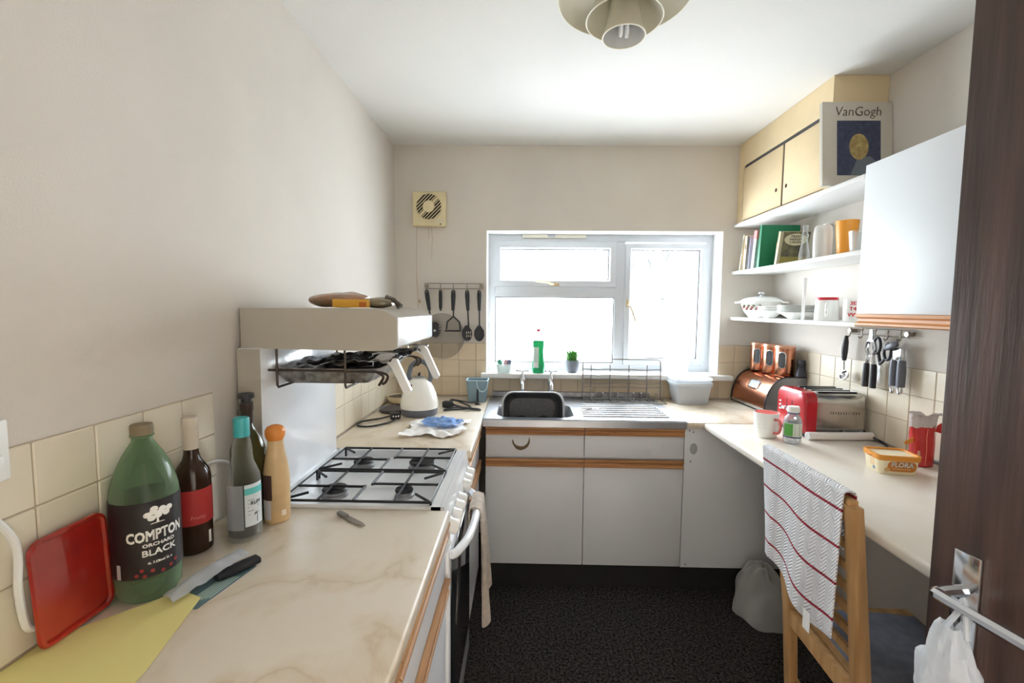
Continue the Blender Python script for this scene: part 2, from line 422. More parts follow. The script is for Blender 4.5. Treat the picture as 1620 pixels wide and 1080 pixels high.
# ---- outside: a bare tree
single('garden_wall', G().box(2.4, 8.0, -.3, 9.0, 8.2, 1.62), mat('white_render', (244, 244, 244), .9), 'white rendered garden wall seen through the casement pane', 'wall', smooth=0)
tr = thing('bare_tree', 'bare branching tree behind the obscured casement pane', 'tree', (4.05, 10.5, -.1))
BARK = mat('dark_grey_bark', (62, 64, 62), .9)
g = G()
def grow(p, d, l, r, k):
    q = p + d*l
    g.tube([p, (p+q)/2 + Vector((random.uniform(-.04,.04),)*3)*l, q], [r, r*.85, r*.7], 5)
    if k == 0: return
    for _ in range(3 if k > 2 else 4):
        nd = (d + Vector((random.uniform(-.75,.75), random.uniform(-.6,.6), random.uniform(-.15,.6)))).normalized()
        grow(q, nd, l*random.uniform(.62,.85), r*.62, k-1)
grow(Vector((0,0,0)), Vector((0,0,1)), 1.5, .13, 5)
part(tr, 'branches', g, BARK)

# ================================================================ DOOR (open, right)
HX, HY, EX, EY = 1.60, -.005, 1.488, .742
dv = Vector((EX-HX, EY-HY, 0)); dl = dv.length; ang = math.atan2(dv.y, dv.x)
door = link('door_1', mesh('door_1', G().rbox(0, -.04, .008, dl, 0, 1.985, .002), DARKWOOD, 38))
door.location = (HX, HY, 0); door.rotation_euler = (0, 0, ang); door['kind'] = 'structure'; door['label'] = 'dark brown flush door standing open'
# local +y side of the leaf faces the camera
g = G().rbox(dl-.075, 0, .93, dl-.038, .006, 1.09, .002)
g.tube(smoothpath([(dl-.056, .004, 1.03), (dl-.056, .05, 1.03), (dl-.07, .056, 1.03), (dl-.17, .054, 1.03)]), .009, 8)
part(door, 'handle', g, CHROME, label='chrome lever handle')
def bagfn(x0, x1, ztop, zbot, y, dy):
    rings = []
    for k in range(13):
        t = k/12; z = ztop+(zbot-ztop)*t
        wd = (x1-x0)/2*(.35+.65*min(1, t*1.8)); th = dy*(.25+.75*math.sin(min(1, t*1.4+.1)*PI*.55)); cx = (x0+x1)/2
        if k == 12: wd *= .85; th *= .45
        ring = []
        for i in range(28):
            a = 2*PI*i/28
            n_ = noise.noise(Vector((math.cos(a)*2.1, math.sin(a)*2.1, t*5)))
            ring.append((cx+wd*math.cos(a)*(1+.12*n_), y+th*math.sin(a)*(1+.35*n_), z+.012*n_))
        rings.append(ring)
    return loft(rings, False, True)
BAGP = glassy('thin_white_polythene', (232, 236, 240), .55, .35, .3, .45)
bag = thing('carrier_bag', 'white plastic carrier bag hanging from the handle of the brown door', 'bag', (HX, HY, 0), ang)
part(bag, 'sack', bagfn(dl-.125, dl-.045, 1.0, .845, .062, .028), BAGP)
part(bag, 'carry_handle', G().tube(smoothpath([(dl-.105, .06, .99), (dl-.10, .058, 1.02), (dl-.094, .056, 1.044), (dl-.088, .058, 1.02), (dl-.075, .06, .99)]), .004, 6), BAGP)

# ================================================================ LEFT: worktops, cabinets
single('worktop', G().rbox(.002, -.02, .868, .603, 1.213, .9, .007, 3), MARBLE, 'cream marbled worktop carrying the bottles and knife', 'worktop')
single('worktop', G().rbox(.008, 1.732, .868, .605, D-.008, .9, .007, 3), MARBLE, 'cream marbled worktop under the kettle', 'worktop')
def drawer_line(root, axis, lo, hi, front, z0=.148, drawers=True):
    """false drawer front over a door, each topped by an oak grip strip; axis: which way the front runs"""
    def bx(a0, a1, d0, d1, za, zb, r=.002):
        return G().rbox(a0, front-d1, za, a1, front-d0, zb, r) if axis == 'x' else G().rbox(front+d0, a0, za, front+d1, a1, zb, r)
    def strip(a0, a1, zb):
        prof = [(0, zb), (.016, zb), (.016, zb-.010), (.006, zb-.018), (.006, zb-.026), (.014, zb-.034), (.014, zb-.04), (0, zb-.04)]
        if axis == 'x': return G().prism([(front-d, z) for d, z in prof], 'x', a0, a1)
        return G().prism([(front+d, z) for d, z in prof], 'y', a0, a1)
    sm = STRIP if axis == 'x' else STRIPY
    d = part(root, 'drawer_front', bx(lo+.0015, hi-.0015, -.014, .002, .712, .828), LAM)
    part(d, 'handle_strip', strip(lo+.0015, hi-.0015, .868), sm, label='oak grip strip')
    d = part(root, 'door', bx(lo+.0015, hi-.0015, -.014, .002, z0, .663), LAM)
    part(d, 'handle_strip', strip(lo+.0015, hi-.0015, .704), sm, label='oak grip strip')
def base_unit(label, y0, y1, parts=1):
    r = thing('base_cabinet', label, 'cabinet', (0, 0, 0))
    part(r, 'carcass', G().box(.01, y0, .148, .574, y1, .867), LAM, 0)
    part(r, 'plinth', G().box(.05, y0, 0, .53, y1, .147), PLINTH, 0)
    n = (y1-y0)/parts
    for k in range(parts): drawer_line(r, 'y', y0+k*n, y0+(k+1)*n, .588)
base_unit('white laminate base cabinet with oak grips beside the near side of the cooker', .71, 1.211)
base_unit('white laminate base cabinet under the yellow paper', .205, .709)
base_unit('white laminate corner cabinet between the cooker and sink cabinet', 1.734, 2.205)

# ================================================================ SINK RUN
SY = 2.236
r = thing('sink_cabinet', 'white laminate double cabinet with oak grip strips under the sink', 'cabinet')
part(r, 'carcass', G().box(.622, SY+.015, .148, 1.618, D-.01, .74), LAM, 0)
part(r, 'plinth', G().box(.60, SY+.05, 0, 1.62, SY+.075, .147), PLINTH, 0)
drawer_line(r, 'x', .620, 1.120, SY); drawer_line(r, 'x', 1.120, 1.620, SY)
d0 = [c for c in r.children if c.name.startswith('drawer_front')][0]
# scraped ring where a knob has come off
part(d0, 'scar', G().tube([(.80+.042*math.cos(a), SY-.003, .80+.042*math.sin(a)*1.05) for a in [PI*1.0+.26*i for i in range(14)]], [.002, .004, .005, .006, .009, .011, .011, .009, .008, .008, .006, .005, .003, .002], 6),
     mat('brown_scar', (112, 92, 66), .8), label='brown scraped ring mark')
r = thing('corner_panel_cabinet', 'plain grey white blanking panel under the corner worktop beside the towel', 'cabinet')
part(r, 'panel', G().rbox(1.622, SY, .144, W-.002, SY+.018, .872, .002), LAM)
part(r, 'plinth', G().box(1.62, SY+.05, 0, W-.002, SY+.075, .143), PLINTH, 0)
g = G()
for x, z in ((1.645, .858), (1.664, .850), (1.648, .16), (1.655, .70)): g.cyl((x, SY-.0006, z), (x, SY+.002, z), .0035, n=10)
part(r, 'screw_hole', g, GASKET)
part(r, 'stain', G().lathe([(.0001, 0), (.018, 0), (.026, -.0005)], 14, sx=.75, sy=1.1).xf(Matrix.Translation((1.668, SY-.0007, .765)) @ Matrix.Rotation(PI/2, 4, 'X')), mat('grey_stain', (172, 172, 174), .7))
single('worktop', G().rbox(1.622, SY-.012, .872, W-.008, D-.008, .902, .005, 2), MARBLE, 'cream marbled corner worktop under the bread bin', 'worktop')
single('worktop', G().rbox(1.708, .50, .868, W-.008, SY-.016, .9, .010, 3), mat('pale_marbled_laminate', (240, 235, 226), .32, col2=(230, 220, 203), vscale=3), 'pale marbled breakfast worktop under the toaster and margarine tub', 'worktop')

# sink
SX0, SX1, SYA, SYB, SZ = .608, 1.622, 2.212, 2.800, .908
sk = thing('sink', 'stainless steel sink with ribbed drainer below the window', 'sink', (0, 0, 0))
bx0, bx1, by0, by1 = .672, 1.075, 2.262, 2.585     # basin opening
def sink_top():
    bm = bmesh.new()
    outer = [bm.verts.new((x, y, SZ)) for x, y in ((SX0,SYA),(SX1,SYA),(SX1,SYB),(SX0,SYB))]
    hole = rrect(bx0, by0, bx1, by1, .07, 6)
    hv = [bm.verts.new((x, y, SZ)) for x, y in hole]
    ed = [bm.edges.new((outer[i], outer[(i+1) % 4])) for i in range(4)] + [bm.edges.new((hv[i], hv[(i+1) % len(hv)])) for i in range(len(hv))]
    bmesh.ops.triangle_fill(bm, use_beauty=True, edges=ed)
    g = G().bm(bm)
    cx, cy = (bx0+bx1)/2, (by0+by1)/2
    rings = []
    for s_, z in ((1, SZ), (.985, SZ-.006), (.97, SZ-.03), (.93, SZ-.15), (.84, SZ-.17), (.2, SZ-.175)):
        rings.append([(cx+(x-cx)*s_, cy+(y-cy)*s_, z) for x, y in hole])
    lf = loft(rings, False, True); g.add(lf.v, lf.f)
    return g
part(sk, 'deck', sink_top(), STEEL)
g = G().prism([(SYA, SZ), (SYA-.004, SZ-.004), (SYA-.004, SZ-.036), (SYA+.012, SZ-.036), (SYA+.012, SZ)], 'x', SX0, SX1)
part(sk, 'front_lip', g, STEEL)
part(sk, 'upstand', G().prism([(SYB-.02, SZ), (SYB-.004, SZ+.004), (SYB-.001, SZ+.03), (D-.008, SZ+.03), (D-.008, SZ-.002)], 'x', SX0+.01, 1.60), mat('tarnished_steel', (150, 150, 154), .35, 1, var=.3, vscale=20))
for k in range(7):
    y = 2.30+k*.047
    part(sk, 'drainer_rib', G().prism([(y-.012, SZ), (y-.008, SZ+.006), (y+.004, SZ+.007), (y+.013, SZ)], 'x', 1.12+.004*k, 1.56-.0*k), STEEL)
part(sk, 'drain', G().lathe([(.0001, 0), (.03, 0), (.034, .004), (.036, 0)], 18, ((bx0+bx1)/2, (by0+by1)/2, SZ-.174)), CHROME)
for n_, x in (('left', .806), ('right', .979)):
    t = thing('pillar_tap', 'chrome cross head pillar tap ' + ('nearer the blue caddy' if n_ == 'left' else 'nearer the dish rack'), 'tap', (x, 2.745, SZ), 0, 'pillar taps')
    part(t, 'body', G().lathe([(.024, 0), (.024, .006), (.014, .014), (.013, .07), (.017, .085), (.019, .10), (.016, .125), (.011, .14), (.008, .15), (.006, .166)], 18), CHROME)
    part(t, 'spout', G().tube(smoothpath([(0, -.008, .09), (0, -.04, .105), (0, -.085, .10), (0, -.105, .075)]), .010, 10), CHROME)
    hd = G().cyl((-.032, 0, .172), (.032, 0, .172), .0055, n=8).cyl((0, -.032, .172), (0, .032, .172), .0055, n=8).sphere((0, 0, .174), .011, 12, 8)
    for a, b in ((-.033, 0), (.033, 0), (0, -.033), (0, .033)): hd.sphere((a, b, .172), .0075, 8, 6)
    part(t, 'cross_head', hd, CHROME)

# washing-up bowl standing on its side in the basin
WB = mat('speckled_dark_grey_plastic', (100, 103, 108), .45, col2=(66, 68, 72), vscale=160, bump=.05)
WBR = mat('pale_grey_bowl_rim', (176, 180, 184), .4)
def bowl_ring(s_, z, ox=.0): return [(x*s_, y*s_, z) for x, y in rrect(-.158, -.125, .158, .125, .055, 6)]
bo = thing('washing_up_bowl', 'dark grey plastic washing up bowl standing on its side in the sink', 'bowl', (.862, 2.30, .768))
Mb = Matrix.Translation((0, .03, .128)) @ Matrix.Rotation(math.radians(76), 4, 'X')
outer = loft([bowl_ring(1, 0), bowl_ring(.97, -.05), bowl_ring(.90, -.125), bowl_ring(.84, -.138)], False, True)
inner = loft([bowl_ring(.985, 0), bowl_ring(.955, -.05), bowl_ring(.885, -.12), bowl_ring(.80, -.132)], False, True)
part(bo, 'shell', outer.xf(Mb), WBR); part(bo, 'lining', inner.xf(Mb), WB)
g = loft([bowl_ring(.985, .001), bowl_ring(1.03, .004), bowl_ring(1.045, -.002), bowl_ring(1.04, -.014)], False, False)
part(bo, 'rim', g.xf(Mb), WBR, label='pale grey rolled rim')
for x in (-.062, .062):
    part(bo, 'base_ring', G().tube([(x+.042*math.cos(a), -.035+.036*math.sin(a), -.131) for a in [2*PI*i/20 for i in range(20)]], .0065, 6, True).xf(Mb), mat('bowl_ring_grey', (38, 39, 42), .5))

# dish rack of wire on the drainer
dr = thing('dish_rack', 'chrome wire plate rack standing on the ribbed drainer', 'dish rack', (1.42, 2.68, SZ+.004))
WIRE = mat('plate_rack_wire', (140, 136, 132), .35, .8)
x0, x1, zt = -.245, .225, .245
part(dr, 'back_frame', G().tube([(x0, .06, .008), (x0, .06, zt-.012), (x0+.012, .06, zt), (x1-.012, .06, zt), (x1, .06, zt-.012), (x1+.006, .06, .008)], 0.0038, 6), WIRE)
for k, x in enumerate((x0+.05, x0+.165, x0+.28, x0+.39)):
    part(dr, 'upright', G().tube(smoothpath([(x, -.075, .006), (x, .02, .006), (x, .055, .02), (x, .06, .21)], 5), 0.0034, 6), WIRE)
for k, z in enumerate((.075, .10, .125, .148, .185)):
    part(dr, 'cross_wire', G().tube([(x0, .056-.0*k, z), (x0+.1, .05, z-.003), (x0+.12, .05, z), (x1-.15, .05, z), (x1-.13, .05, z-.004), (x1, .056, z)], 0.0024, 5), WIRE)
part(dr, 'base_frame', G().tube([(x0, .06, .003), (x0, -.08, .003), (x1, -.08, .003), (x1, .06, .003)], 0.0038, 6, True), WIRE)
for k in range(9):
    x = x0+.06+k*.045
    part(dr, 'plate_loop', G().tube(smoothpath([(x, -.06, .005), (x, -.055, .05), (x, -.045, .06), (x, -.03, .05), (x, -.02, .005)], 4), .0016, 5), WIRE)
# teaspoon on drainer
sp = thing('teaspoon', 'small steel teaspoon lying on the drainer ribs', 'spoon', (1.165, 2.43, SZ+.0055), .55)
part(sp, 'stem', G().tube([(-.06, 0, .002), (0, 0, .003), (.035, 0, .002)], [.003, .0022, .0022], 6), CHROME)
part(sp, 'spoon_bowl', G().sphere((.052, 0, .003), .02, 12, 6, 1, .62, .2), CHROME)

# ================================================================ COOKER
ck = thing('gas_cooker', 'white gas cooker with raised grill canopy between the worktops', 'cooker', (0, 0, 0))
CY0, CY1 = 1.219, 1.726
part(ck, 'body', G().rbox(.03, CY0, .02, .575, CY1, .87, .004), ENAMEL)
g = G().box(.03, CY0, .868, .5745, CY0+.012, .905).box(.03, CY1-.012, .868, .5745, CY1, .905).box(.03, CY0, .868, .085, CY1, .905).box(.548, CY0, .868, .5745, CY1, .9055).box(.03, CY0, .868, .5745, CY1, .880)
hob = part(ck, 'hob', g, ENAMEL, 0)
part(ck, 'control_fascia', G().prism([(.575, .905), (.586, .905), (.606, .80), (.575, .785)], 'y', CY0, CY1), ENAMEL)
for k, y in enumerate((1.665, 1.605, 1.55, 1.43, 1.375, 1.315, 1.25)):
    kn = part(ck, 'knob', G().lathe([(.001, .026), (.019, .026), (.021, .022), (.022, .006), (.025, .002), (.025, 0)], 20).xf(Matrix.Translation((.594, y, .838)) @ Matrix.Rotation(math.radians(100), 4, 'Y')), WHITEP)
    part(kn, 'grip', G().rbox(-.017, -.003, .024, .017, .003, .031, .0025).xf(Matrix.Translation((.594, y, .838)) @ Matrix.Rotation(math.radians(100), 4, 'Y')), WHITEP)
def pan_support(y0, y1):
    z = .913; r_ = .0042
    q = part(ck, 'pan_support', G().tube([(.115, y0, z), (.545, y0, z), (.545, y1, z), (.115, y1, z)], r_, 6, True), BLACK)
    ym = (y0+y1)/2
    g = G()
    for x in (.22, .44):
        g.tube([(x, y0, z), (x, y1, z)], r_, 6)
    g.tube([(.115, ym-.012, z), (.315, ym-.012, z), (.322, ym-.006, z), (.322, y0, z)], r_, 6)
    g.tube([(.545, ym+.012, z), (.345, ym+.012, z), (.338, ym+.006, z), (.338, y1, z)], r_, 6)
    for x, y, dx, dy in ((.115, y0, 1, 1), (.545, y0, -1, 1), (.115, y1, 1, -1), (.545, y1, -1, -1)):
        g.tube([(x, y, z), (x+dx*.055, y+dy*.055, z)], r_, 6)
    part(q, 'finger', g, BLACK)
    for x, y in ((.115, y0), (.545, y0), (.115, y1), (.545, y1)): part(q, 'foot', G().cyl((x, y, z), (x, y, .880), .004, n=6), BLACK)
pan_support(1.230, 1.463); pan_support(1.479, 1.710)
for x, y, rr in ((.225, 1.345, .036), (.44, 1.345, .026), (.225, 1.60, .034), (.44, 1.60, .044)):
    b = part(ck, 'burner', G().lathe([(rr*1.15, 0), (rr*1.1, .008), (rr, .010), (rr, .018), (.001, .018)], 22, (x, y, .880)), mat('burner_alloy', (150, 150, 150), .45, .8))
    part(b, 'burner_cap', G().lathe([(rr*1.06, 0), (rr*1.08, .003), (rr*.98, .008), (.001, .010)], 22, (x, y, .898)), BLACK)
# oven door, glass, handle
od = part(ck, 'oven_door', G().rbox(.576, CY0+.004, .10, .598, CY1-.004, .772, .004), ENAMEL)
part(od, 'oven_glass', G().rbox(.594, CY0+.03, .22, .602, CY1-.03, .735, .003), mat('dark_oven_glass', (30, 32, 36), .1, coat=.5), label='dark oven door glass')
hpath = [(.600, CY0+.025, .752), (.618, CY0+.05, .752), (.640, CY0+.13, .754), (.648, (CY0+CY1)/2, .755), (.640, CY1-.13, .754), (.618, CY1-.05, .752), (.600, CY1-.025, .752)]
part(od, 'oven_handle', G().tube(smoothpath(hpath, 5), [.012]+[.0135]*29+[.012], 10), ENAMEL)
# back panel and grill canopy
part(ck, 'back_panel', G().rbox(.012, CY0+.006, .90, .075, CY1-.006, 1.346, .003), ENAMEL)
part(ck, 'panel_side_shade', G().box(.010, CY0+.0035, .906, .074, CY0+.0058, 1.344), BEIGE_SHADE, 0)  # thin sheet added over the white panel's near side, painting its shade
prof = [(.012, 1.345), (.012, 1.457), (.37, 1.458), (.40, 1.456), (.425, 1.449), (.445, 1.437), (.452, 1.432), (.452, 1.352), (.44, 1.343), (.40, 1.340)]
cn = part(ck, 'grill_canopy', G().prism(prof, 'y', CY0+.02, CY1-.006), BEIGE_SHADE)
part(cn, 'canopy_front', G().rbox(.449, CY0+.024, 1.353, .455, CY1-.01, 1.434, .002), ENAMEL, label='white canopy front')
part(cn, 'canopy_side_cap', G().prism([(.374, 1.341), (.374, 1.4575), (.40, 1.4555), (.425, 1.4485), (.445, 1.4365), (.4515, 1.4315), (.4515, 1.3525), (.44, 1.3435), (.40, 1.3405)], 'y', CY0+.0185, CY0+.021), BEIGE_SHADE)
# wire grill rack hung from the canopy, front and back sides

g = G()
for y in (1.262, 1.68):
    g.tube([(.045, y, 1.281), (.385, y, 1.279), (.40, y, 1.277)], .0034, 7)
    g.tube(smoothpath([(.40, y, 1.277), (.418, y, 1.268), (.412, y, 1.25), (.402, y, 1.244)], 4), .004, 6)
    g.tube(smoothpath([(.385, y, 1.279), (.405, y, 1.266), (.398, y, 1.248), (.392, y, 1.240)], 4), .004, 6)
for x in (.10, .296):
    g.tube([(x, 1.262, 1.345), (x, 1.262, 1.238), (x, 1.267, 1.231), (x, 1.675, 1.231), (x, 1.68, 1.238), (x, 1.68, 1.345)], .0034, 7)
for y in (1.36, 1.52): g.tube([(.10, y, 1.2305), (.296, y, 1.2305)], .003, 6)
rk = part(ck, 'grill_rack', g, DARKWIRE, label='dark wire grill rack')
g = G()
for y in (1.262, 1.68): g.cyl((.034, y, 1.281), (.05, y, 1.281), .0065, n=8)
part(rk, 'rubber_tip', g, BLKP)
# grill pan with foil and two white folding handles
gp = thing('grill_pan', 'foil lined grill pan with two white handles on the wire rack', 'grill pan', (.21, 1.47, 1.235))
FOIL = mat('crumpled_foil', (190, 186, 180), .3, .9, col2=(110, 104, 98), vscale=30, bump=.6, bscale=45)
hole = rrect(-.15, -.175, .165, .175, .02, 3)
rings = [[(x*.80, y*.88, .002) for x, y in hole], [(x, y, .046) for x, y in hole], [(x*1.04, y*1.03, .048) for x, y in hole], [(x*.97, y*.97, .046) for x, y in hole], [(x*.80, y*.86, .008) for x, y in hole]]
part(gp, 'tray', loft(rings, True, True), FOIL)
def foilfn(u, v):
    x = -.16+.36*u; y = -.18+.36*v
    return (x, y, .046+.014*noise.noise(Vector((x*18, y*18, 1)))+.012*noise.noise(Vector((x*45, y*45, 3)))+.03*u)
part(gp, 'foil_sheet', G().sheet(foilfn, 26, 26, .0012), mat('bright_foil', (214, 214, 216), .22, 1, bump=.4, bscale=60), 60)
def charfn(u, v):
    x = -.05+.27*u; y = -.16+.32*v
    return (x, y, .058+.012*noise.noise(Vector((x*25, y*25, 7)))+.012*noise.noise(Vector((x*60, y*60, 2)))+.018*u)
part(gp, 'charred_foil', G().sheet(charfn, 24, 24, .002), mat('burnt_black_foil', (52, 46, 42), .35, .6, bump=.5, bscale=70), 60)
for y, ox in ((-.13, -.03), (.17, 0)):
    g = G().tube([(.10+ox, y, .045), (.17+ox, y, .05), (.17+ox, y, .088), (.20+ox, y, .092), (.245+ox, y, .088)], .0032, 6)
    h = part(gp, 'handle_wire', g, CHROME)
    prof = [(.16, .062), (.195, .088), (.228, .090), (.242, .078), (.287, -.022), (.279, -.034), (.264, -.03), (.226, .052), (.205, .066)]
    part(h, 'handle', G().prism([(p+ox, q) for p, q in prof], 'y', y-.009, y+.009), WHITEP, label='white angled plastic handle')
# tea towel bunched over the oven handle
TT = mat('oatmeal_towel', (206, 192, 178), .95, var=.12, vscale=40, bump=.5, bscale=220)
def ttfn(u, v):
    a = u*PI*2; s_ = (v-.18)
    y = 1.575 + (.5-u)*.135*(1+.35*max(0, s_)) + .05*max(0, s_)*math.sin(7*u+1)
    if v < .18:
        t = v/.18; z = .55+.20*t if False else .66+.10*t; x = .618+.0*t
    elif v < .26:
        t = (v-.18)/.08; x = .640-.022*math.cos(t*PI); z = .764+.011*math.sin(t*PI)
    else:
        t = (v-.26)/.74; x = .664+.018*t+.010*math.sin(u*15+t*2)*t; z = .762-.385*t-.05*t*math.sin(u*3.0)
    return (x, y, z)
single('tea_towel', G().sheet(ttfn, 28, 36, .006), TT, 'oatmeal towel bunched over the white oven handle', 'towel', smooth=60)
# bread in plastic on the canopy
br = thing('bread_bag', 'bag of brown bread rolls lying on the white grill canopy', 'bread', (.255, 1.45, 1.4585))
BREAD = mat('brown_bread_in_film', (178, 122, 88), .35, col2=(124, 106, 82), vscale=16, coat=.5)
def lump(n, x0, x1, y, z0, rx, rz, seed):
    rings = []
    for k in range(n+1):
        t = k/n; s_ = math.sin(PI*(.03+.94*t))**.38; x = x0+(x1-x0)*t; ring = []
        for i in range(18):
            a = 2*PI*i/18; nn = 1+.14*noise.noise(Vector((t*4, math.cos(a)*1.3, math.sin(a)*1.3+seed)))
            ring.append((x, y+rx*s_*math.cos(a)*nn, z0+rz+rz*s_*math.sin(a)*nn*(.98)))
        rings.append(ring)
    return loft(rings)
part(br, 'roll', lump(14, -.125, .05, -.03, .0, .05, .0245, 1), BREAD)
part(br, 'roll', lump(14, -.11, .03, .05, .0, .045, .027, 5), BREAD)
part(br, 'roll', lump(12, -.095, .01, .01, .024, .04, .012, 9), mat('grey_green_film', (150, 148, 132), .3, coat=.5))
part(br, 'bag_film', lump(12, .03, .13, -.01, .0, .04, .018, 12), mat('olive_film', (132, 120, 92), .25, coat=.6))
part(br, 'twisted_end', G().tube(smoothpath([(.11, -.01, .028), (.132, -.015, .026), (.146, -.02, .016), (.156, -.022, .004)], 4), [.016, .014, .012, .01, .009, .008, .007, .007, .008, .009, .010, .011, .012], 8), mat('dark_film', (80, 70, 60), .3))
part(br, 'paper_label', G().rbox(-.035, -.088, .002, .075, -.066, .027, .003), mat('amber_label', (232, 174, 58), .5), label='amber yellow label')
part(br, 'printed_patch', G().box(.048, -.0888, .004, .070, -.088, .019), mat('orange_patch', (206, 110, 46), .6))

# ================================================================ LEFT WORKTOP: bottles and papers
Z9 = .9005
def on_cyl(r, a0, zc):   # text on a cylinder seen from angle a0
    return lambda u, v: ((r+.0006)*math.cos(a0+u/r), (r+.0006)*math.sin(a0+u/r), zc+v)
def patch(r, z0, z1, a0, a1, n=20, th=.0005): return G().lathe([(r, z0), (r+th, z0), (r+th, z1), (r, z1)], n, a0=a0, a1=a1)
# camera-facing angle for a thing at x,y
def facing(x, y): return math.atan2(0-y, .7973-x)
bx, by = .066, .838
bt = thing('cider_bottle', 'big green plastic cider bottle with a black label by the tiled wall', 'bottle', (bx, by, Z9))
GPET = glassy('green_pet_plastic', (158, 186, 152), .16, .12, .38)
part(bt, 'bottle_body', G().lathe([(.030, .006), (.045, 0), (.052, .012), (.053, .03), (.0545, .05), (.0545, .198), (.0535, .21), (.050, .226), (.043, .250), (.033, .274), (.022, .293), (.0165, .302), (.0165, .309), (.019, .311), (.019, .314), (.0150, .316), (.0150, .326)], 36), GPET)
part(bt, 'cap', G().lathe([(.0185, .313), (.0185, .331), (.017, .334), (.001, .334)], 24), mat('olive_brown_cap', (126, 112, 84), .5))
fa = facing(bx, by)
lb = part(bt, 'label', patch(.0550, .052, .196, 0, 2*PI-.001, 48), mat('black_label', (38, 33, 36), .5, var=.2, vscale=30), label='black paper label')
fa2 = fa+.28
text(lb, 'COMPTON', .0270, WHITEINK, on_cyl(.0556, fa2, .131), .0009, sx=.70)
text(lb, 'ORCHARD', .0090, WHITEINK, on_cyl(.0556, fa2+.05, .1135), .0003, sx=1.2)
text(lb, 'BLACK', .0165, WHITEINK, on_cyl(.0556, fa2+.05, .0985), .0004, sx=1.1)
text(lb, '4L 7.5%vol 2L e', .0062, WHITEINK, on_cyl(.0556, fa2+.05, .079), .0002)
g = G()
for i in range(9):
    a = 2.4*i; rr = .0058*math.sqrt(i+.4)
    c_ = on_cyl(.0556, fa2+.02, .170)(rr*math.cos(a)*1.25, rr*math.sin(a)*.6+.003)
    nrm = Vector((c_[0], c_[1], 0)).normalized()
    g.add([Vector(c_)+nrm*.0004+Vector((-nrm.y, nrm.x, 0))*.0065*math.cos(q)+Vector((0,0,.0055*math.sin(q))) for q in [2*PI*k/10 for k in range(10)]], [tuple(range(10))])
f0 = on_cyl(.0561, fa2+.02, .170)
g.add([f0(-.0022, -.016), f0(.0022, -.016), f0(.0012, 0), f0(-.0012, 0)], [(0,1,2,3)])
g.add([f0(-.012, -.017), f0(.012, -.017), f0(.009, -.0152), f0(-.009, -.0152)], [(0,1,2,3)])
part(lb, 'tree_emblem', g, WHITEINK, 0)
g = G()
for u_, v_ in ((-.034, .060), (-.022, .056), (-.026, .068), (.006, .058), (-.010, .064), (.020, .062), (.030, .068)):
    f1 = on_cyl(.0558, fa2, v_)
    g.add([f1(u_+.0035*math.cos(q), .0035*math.sin(q)) for q in [2*PI*k/10 for k in range(10)]], [tuple(range(10))])
part(lb, 'fruit_print', g, mat('dark_red_print', (150, 44, 46), .6), 0)
f1 = on_cyl(.0559, fa2-1.15, .072)
part(lb, 'barcode', G().add([f1(-.004, -.018), f1(.004, -.018), f1(.004, .01), f1(-.004, .01)], [(0,1,2,3)]), mat('barcode_grey', (190, 188, 192), .7), 0)

bx, by = .046, .990
bt = thing('wine_bottle', 'dark red wine bottle with a red label behind the cider bottle', 'bottle', (bx, by, Z9)); bt.scale = (1, 1, 0.965)
part(bt, 'bottle_body', G().lathe([(.02, .012), (.032, 0), (.036, .004), (.0365, .01), (.0365, .178), (.034, .194), (.026, .208), (.0185, .22), (.0150, .235), (.0142, .25), (.0142, .30)], 32), glassy('dark_brown_wine_glass', (58, 38, 26), .72, .05, .35))
part(bt, 'capsule', G().lathe([(.0155, .246), (.0158, .298), (.0165, .299), (.0165, .318), (.0150, .321), (.001, .3215)], 24), mat('pale_capsule', (206, 194, 178), .4), label='pale grey foil capsule')
fa = facing(bx, by)
lb = part(bt, 'label', patch(.0368, .072, .155, fa-1.5, fa+1.5), mat('red_wine_label', (172, 42, 40), .6), label='red paper label')
text(lb, 'Fruity', .0125, mat('rose_print', (214, 130, 124), .7), on_cyl(.0374, fa+.22, .09))
part(bt, 'back_mark', patch(.0368, .02, .05, fa+.78, fa+.98, 4), WHITEINK)

bx, by = .128, 1.047
bt = thing('rum_bottle', 'clear glass spirit bottle with a teal cap', 'bottle', (bx, by, Z9)); bt.scale = (1, 1, 1.1)
part(bt, 'bottle_body', G().lathe([(.018, .010), (.034, 0), (.037, .004), (.0375, .01), (.0375, .125), (.036, .14), (.030, .157), (.0235, .172), (.0215, .186), (.0215, .20), (.0185, .218), (.0150, .232), (.0150, .262)], 32), glassy('clear_spirit_glass', (250, 252, 251), .02, .04, .15))
part(bt, 'spirit', G().lathe([(.001, .012), (.034, .012), (.0345, .036), (.001, .036)], 28), glassy('clear_spirit', (120, 118, 114), .35, .05, .3))
part(bt, 'cap', G().lathe([(.0175, .228), (.0175, .266), (.0165, .269), (.001, .269)], 24), mat('teal_cap', (62, 172, 176), .4), label='teal screw cap')
fa = facing(bx, by)
lb = part(bt, 'label', patch(.0378, .036, .128, fa+.02, fa+1.25), mat('pale_blue_label', (214, 222, 226), .7), label='pale label with teal band')
part(lb, 'band', patch(.0383, .106, .120, fa+.02, fa+1.25), mat('teal_print', (96, 196, 194), .6))
text(lb, 'RUM', .012, INK, on_cyl(.0386, fa+.66, .086), .0003)
g = G()
for k in range(5):
    f1 = on_cyl(.0386, fa+.5, .094-.008*k)
    g.add([f1(-.012, -.0006), f1(.002+.006*((k*7) % 3), -.0006), f1(.002+.006*((k*7) % 3), .0006), f1(-.012, .0006)], [(0,1,2,3)])
part(lb, 'small_print', g, mat('grey_print', (110, 110, 116), .7), 0)
f1 = on_cyl(.0386, fa+.74, .05); g = G()
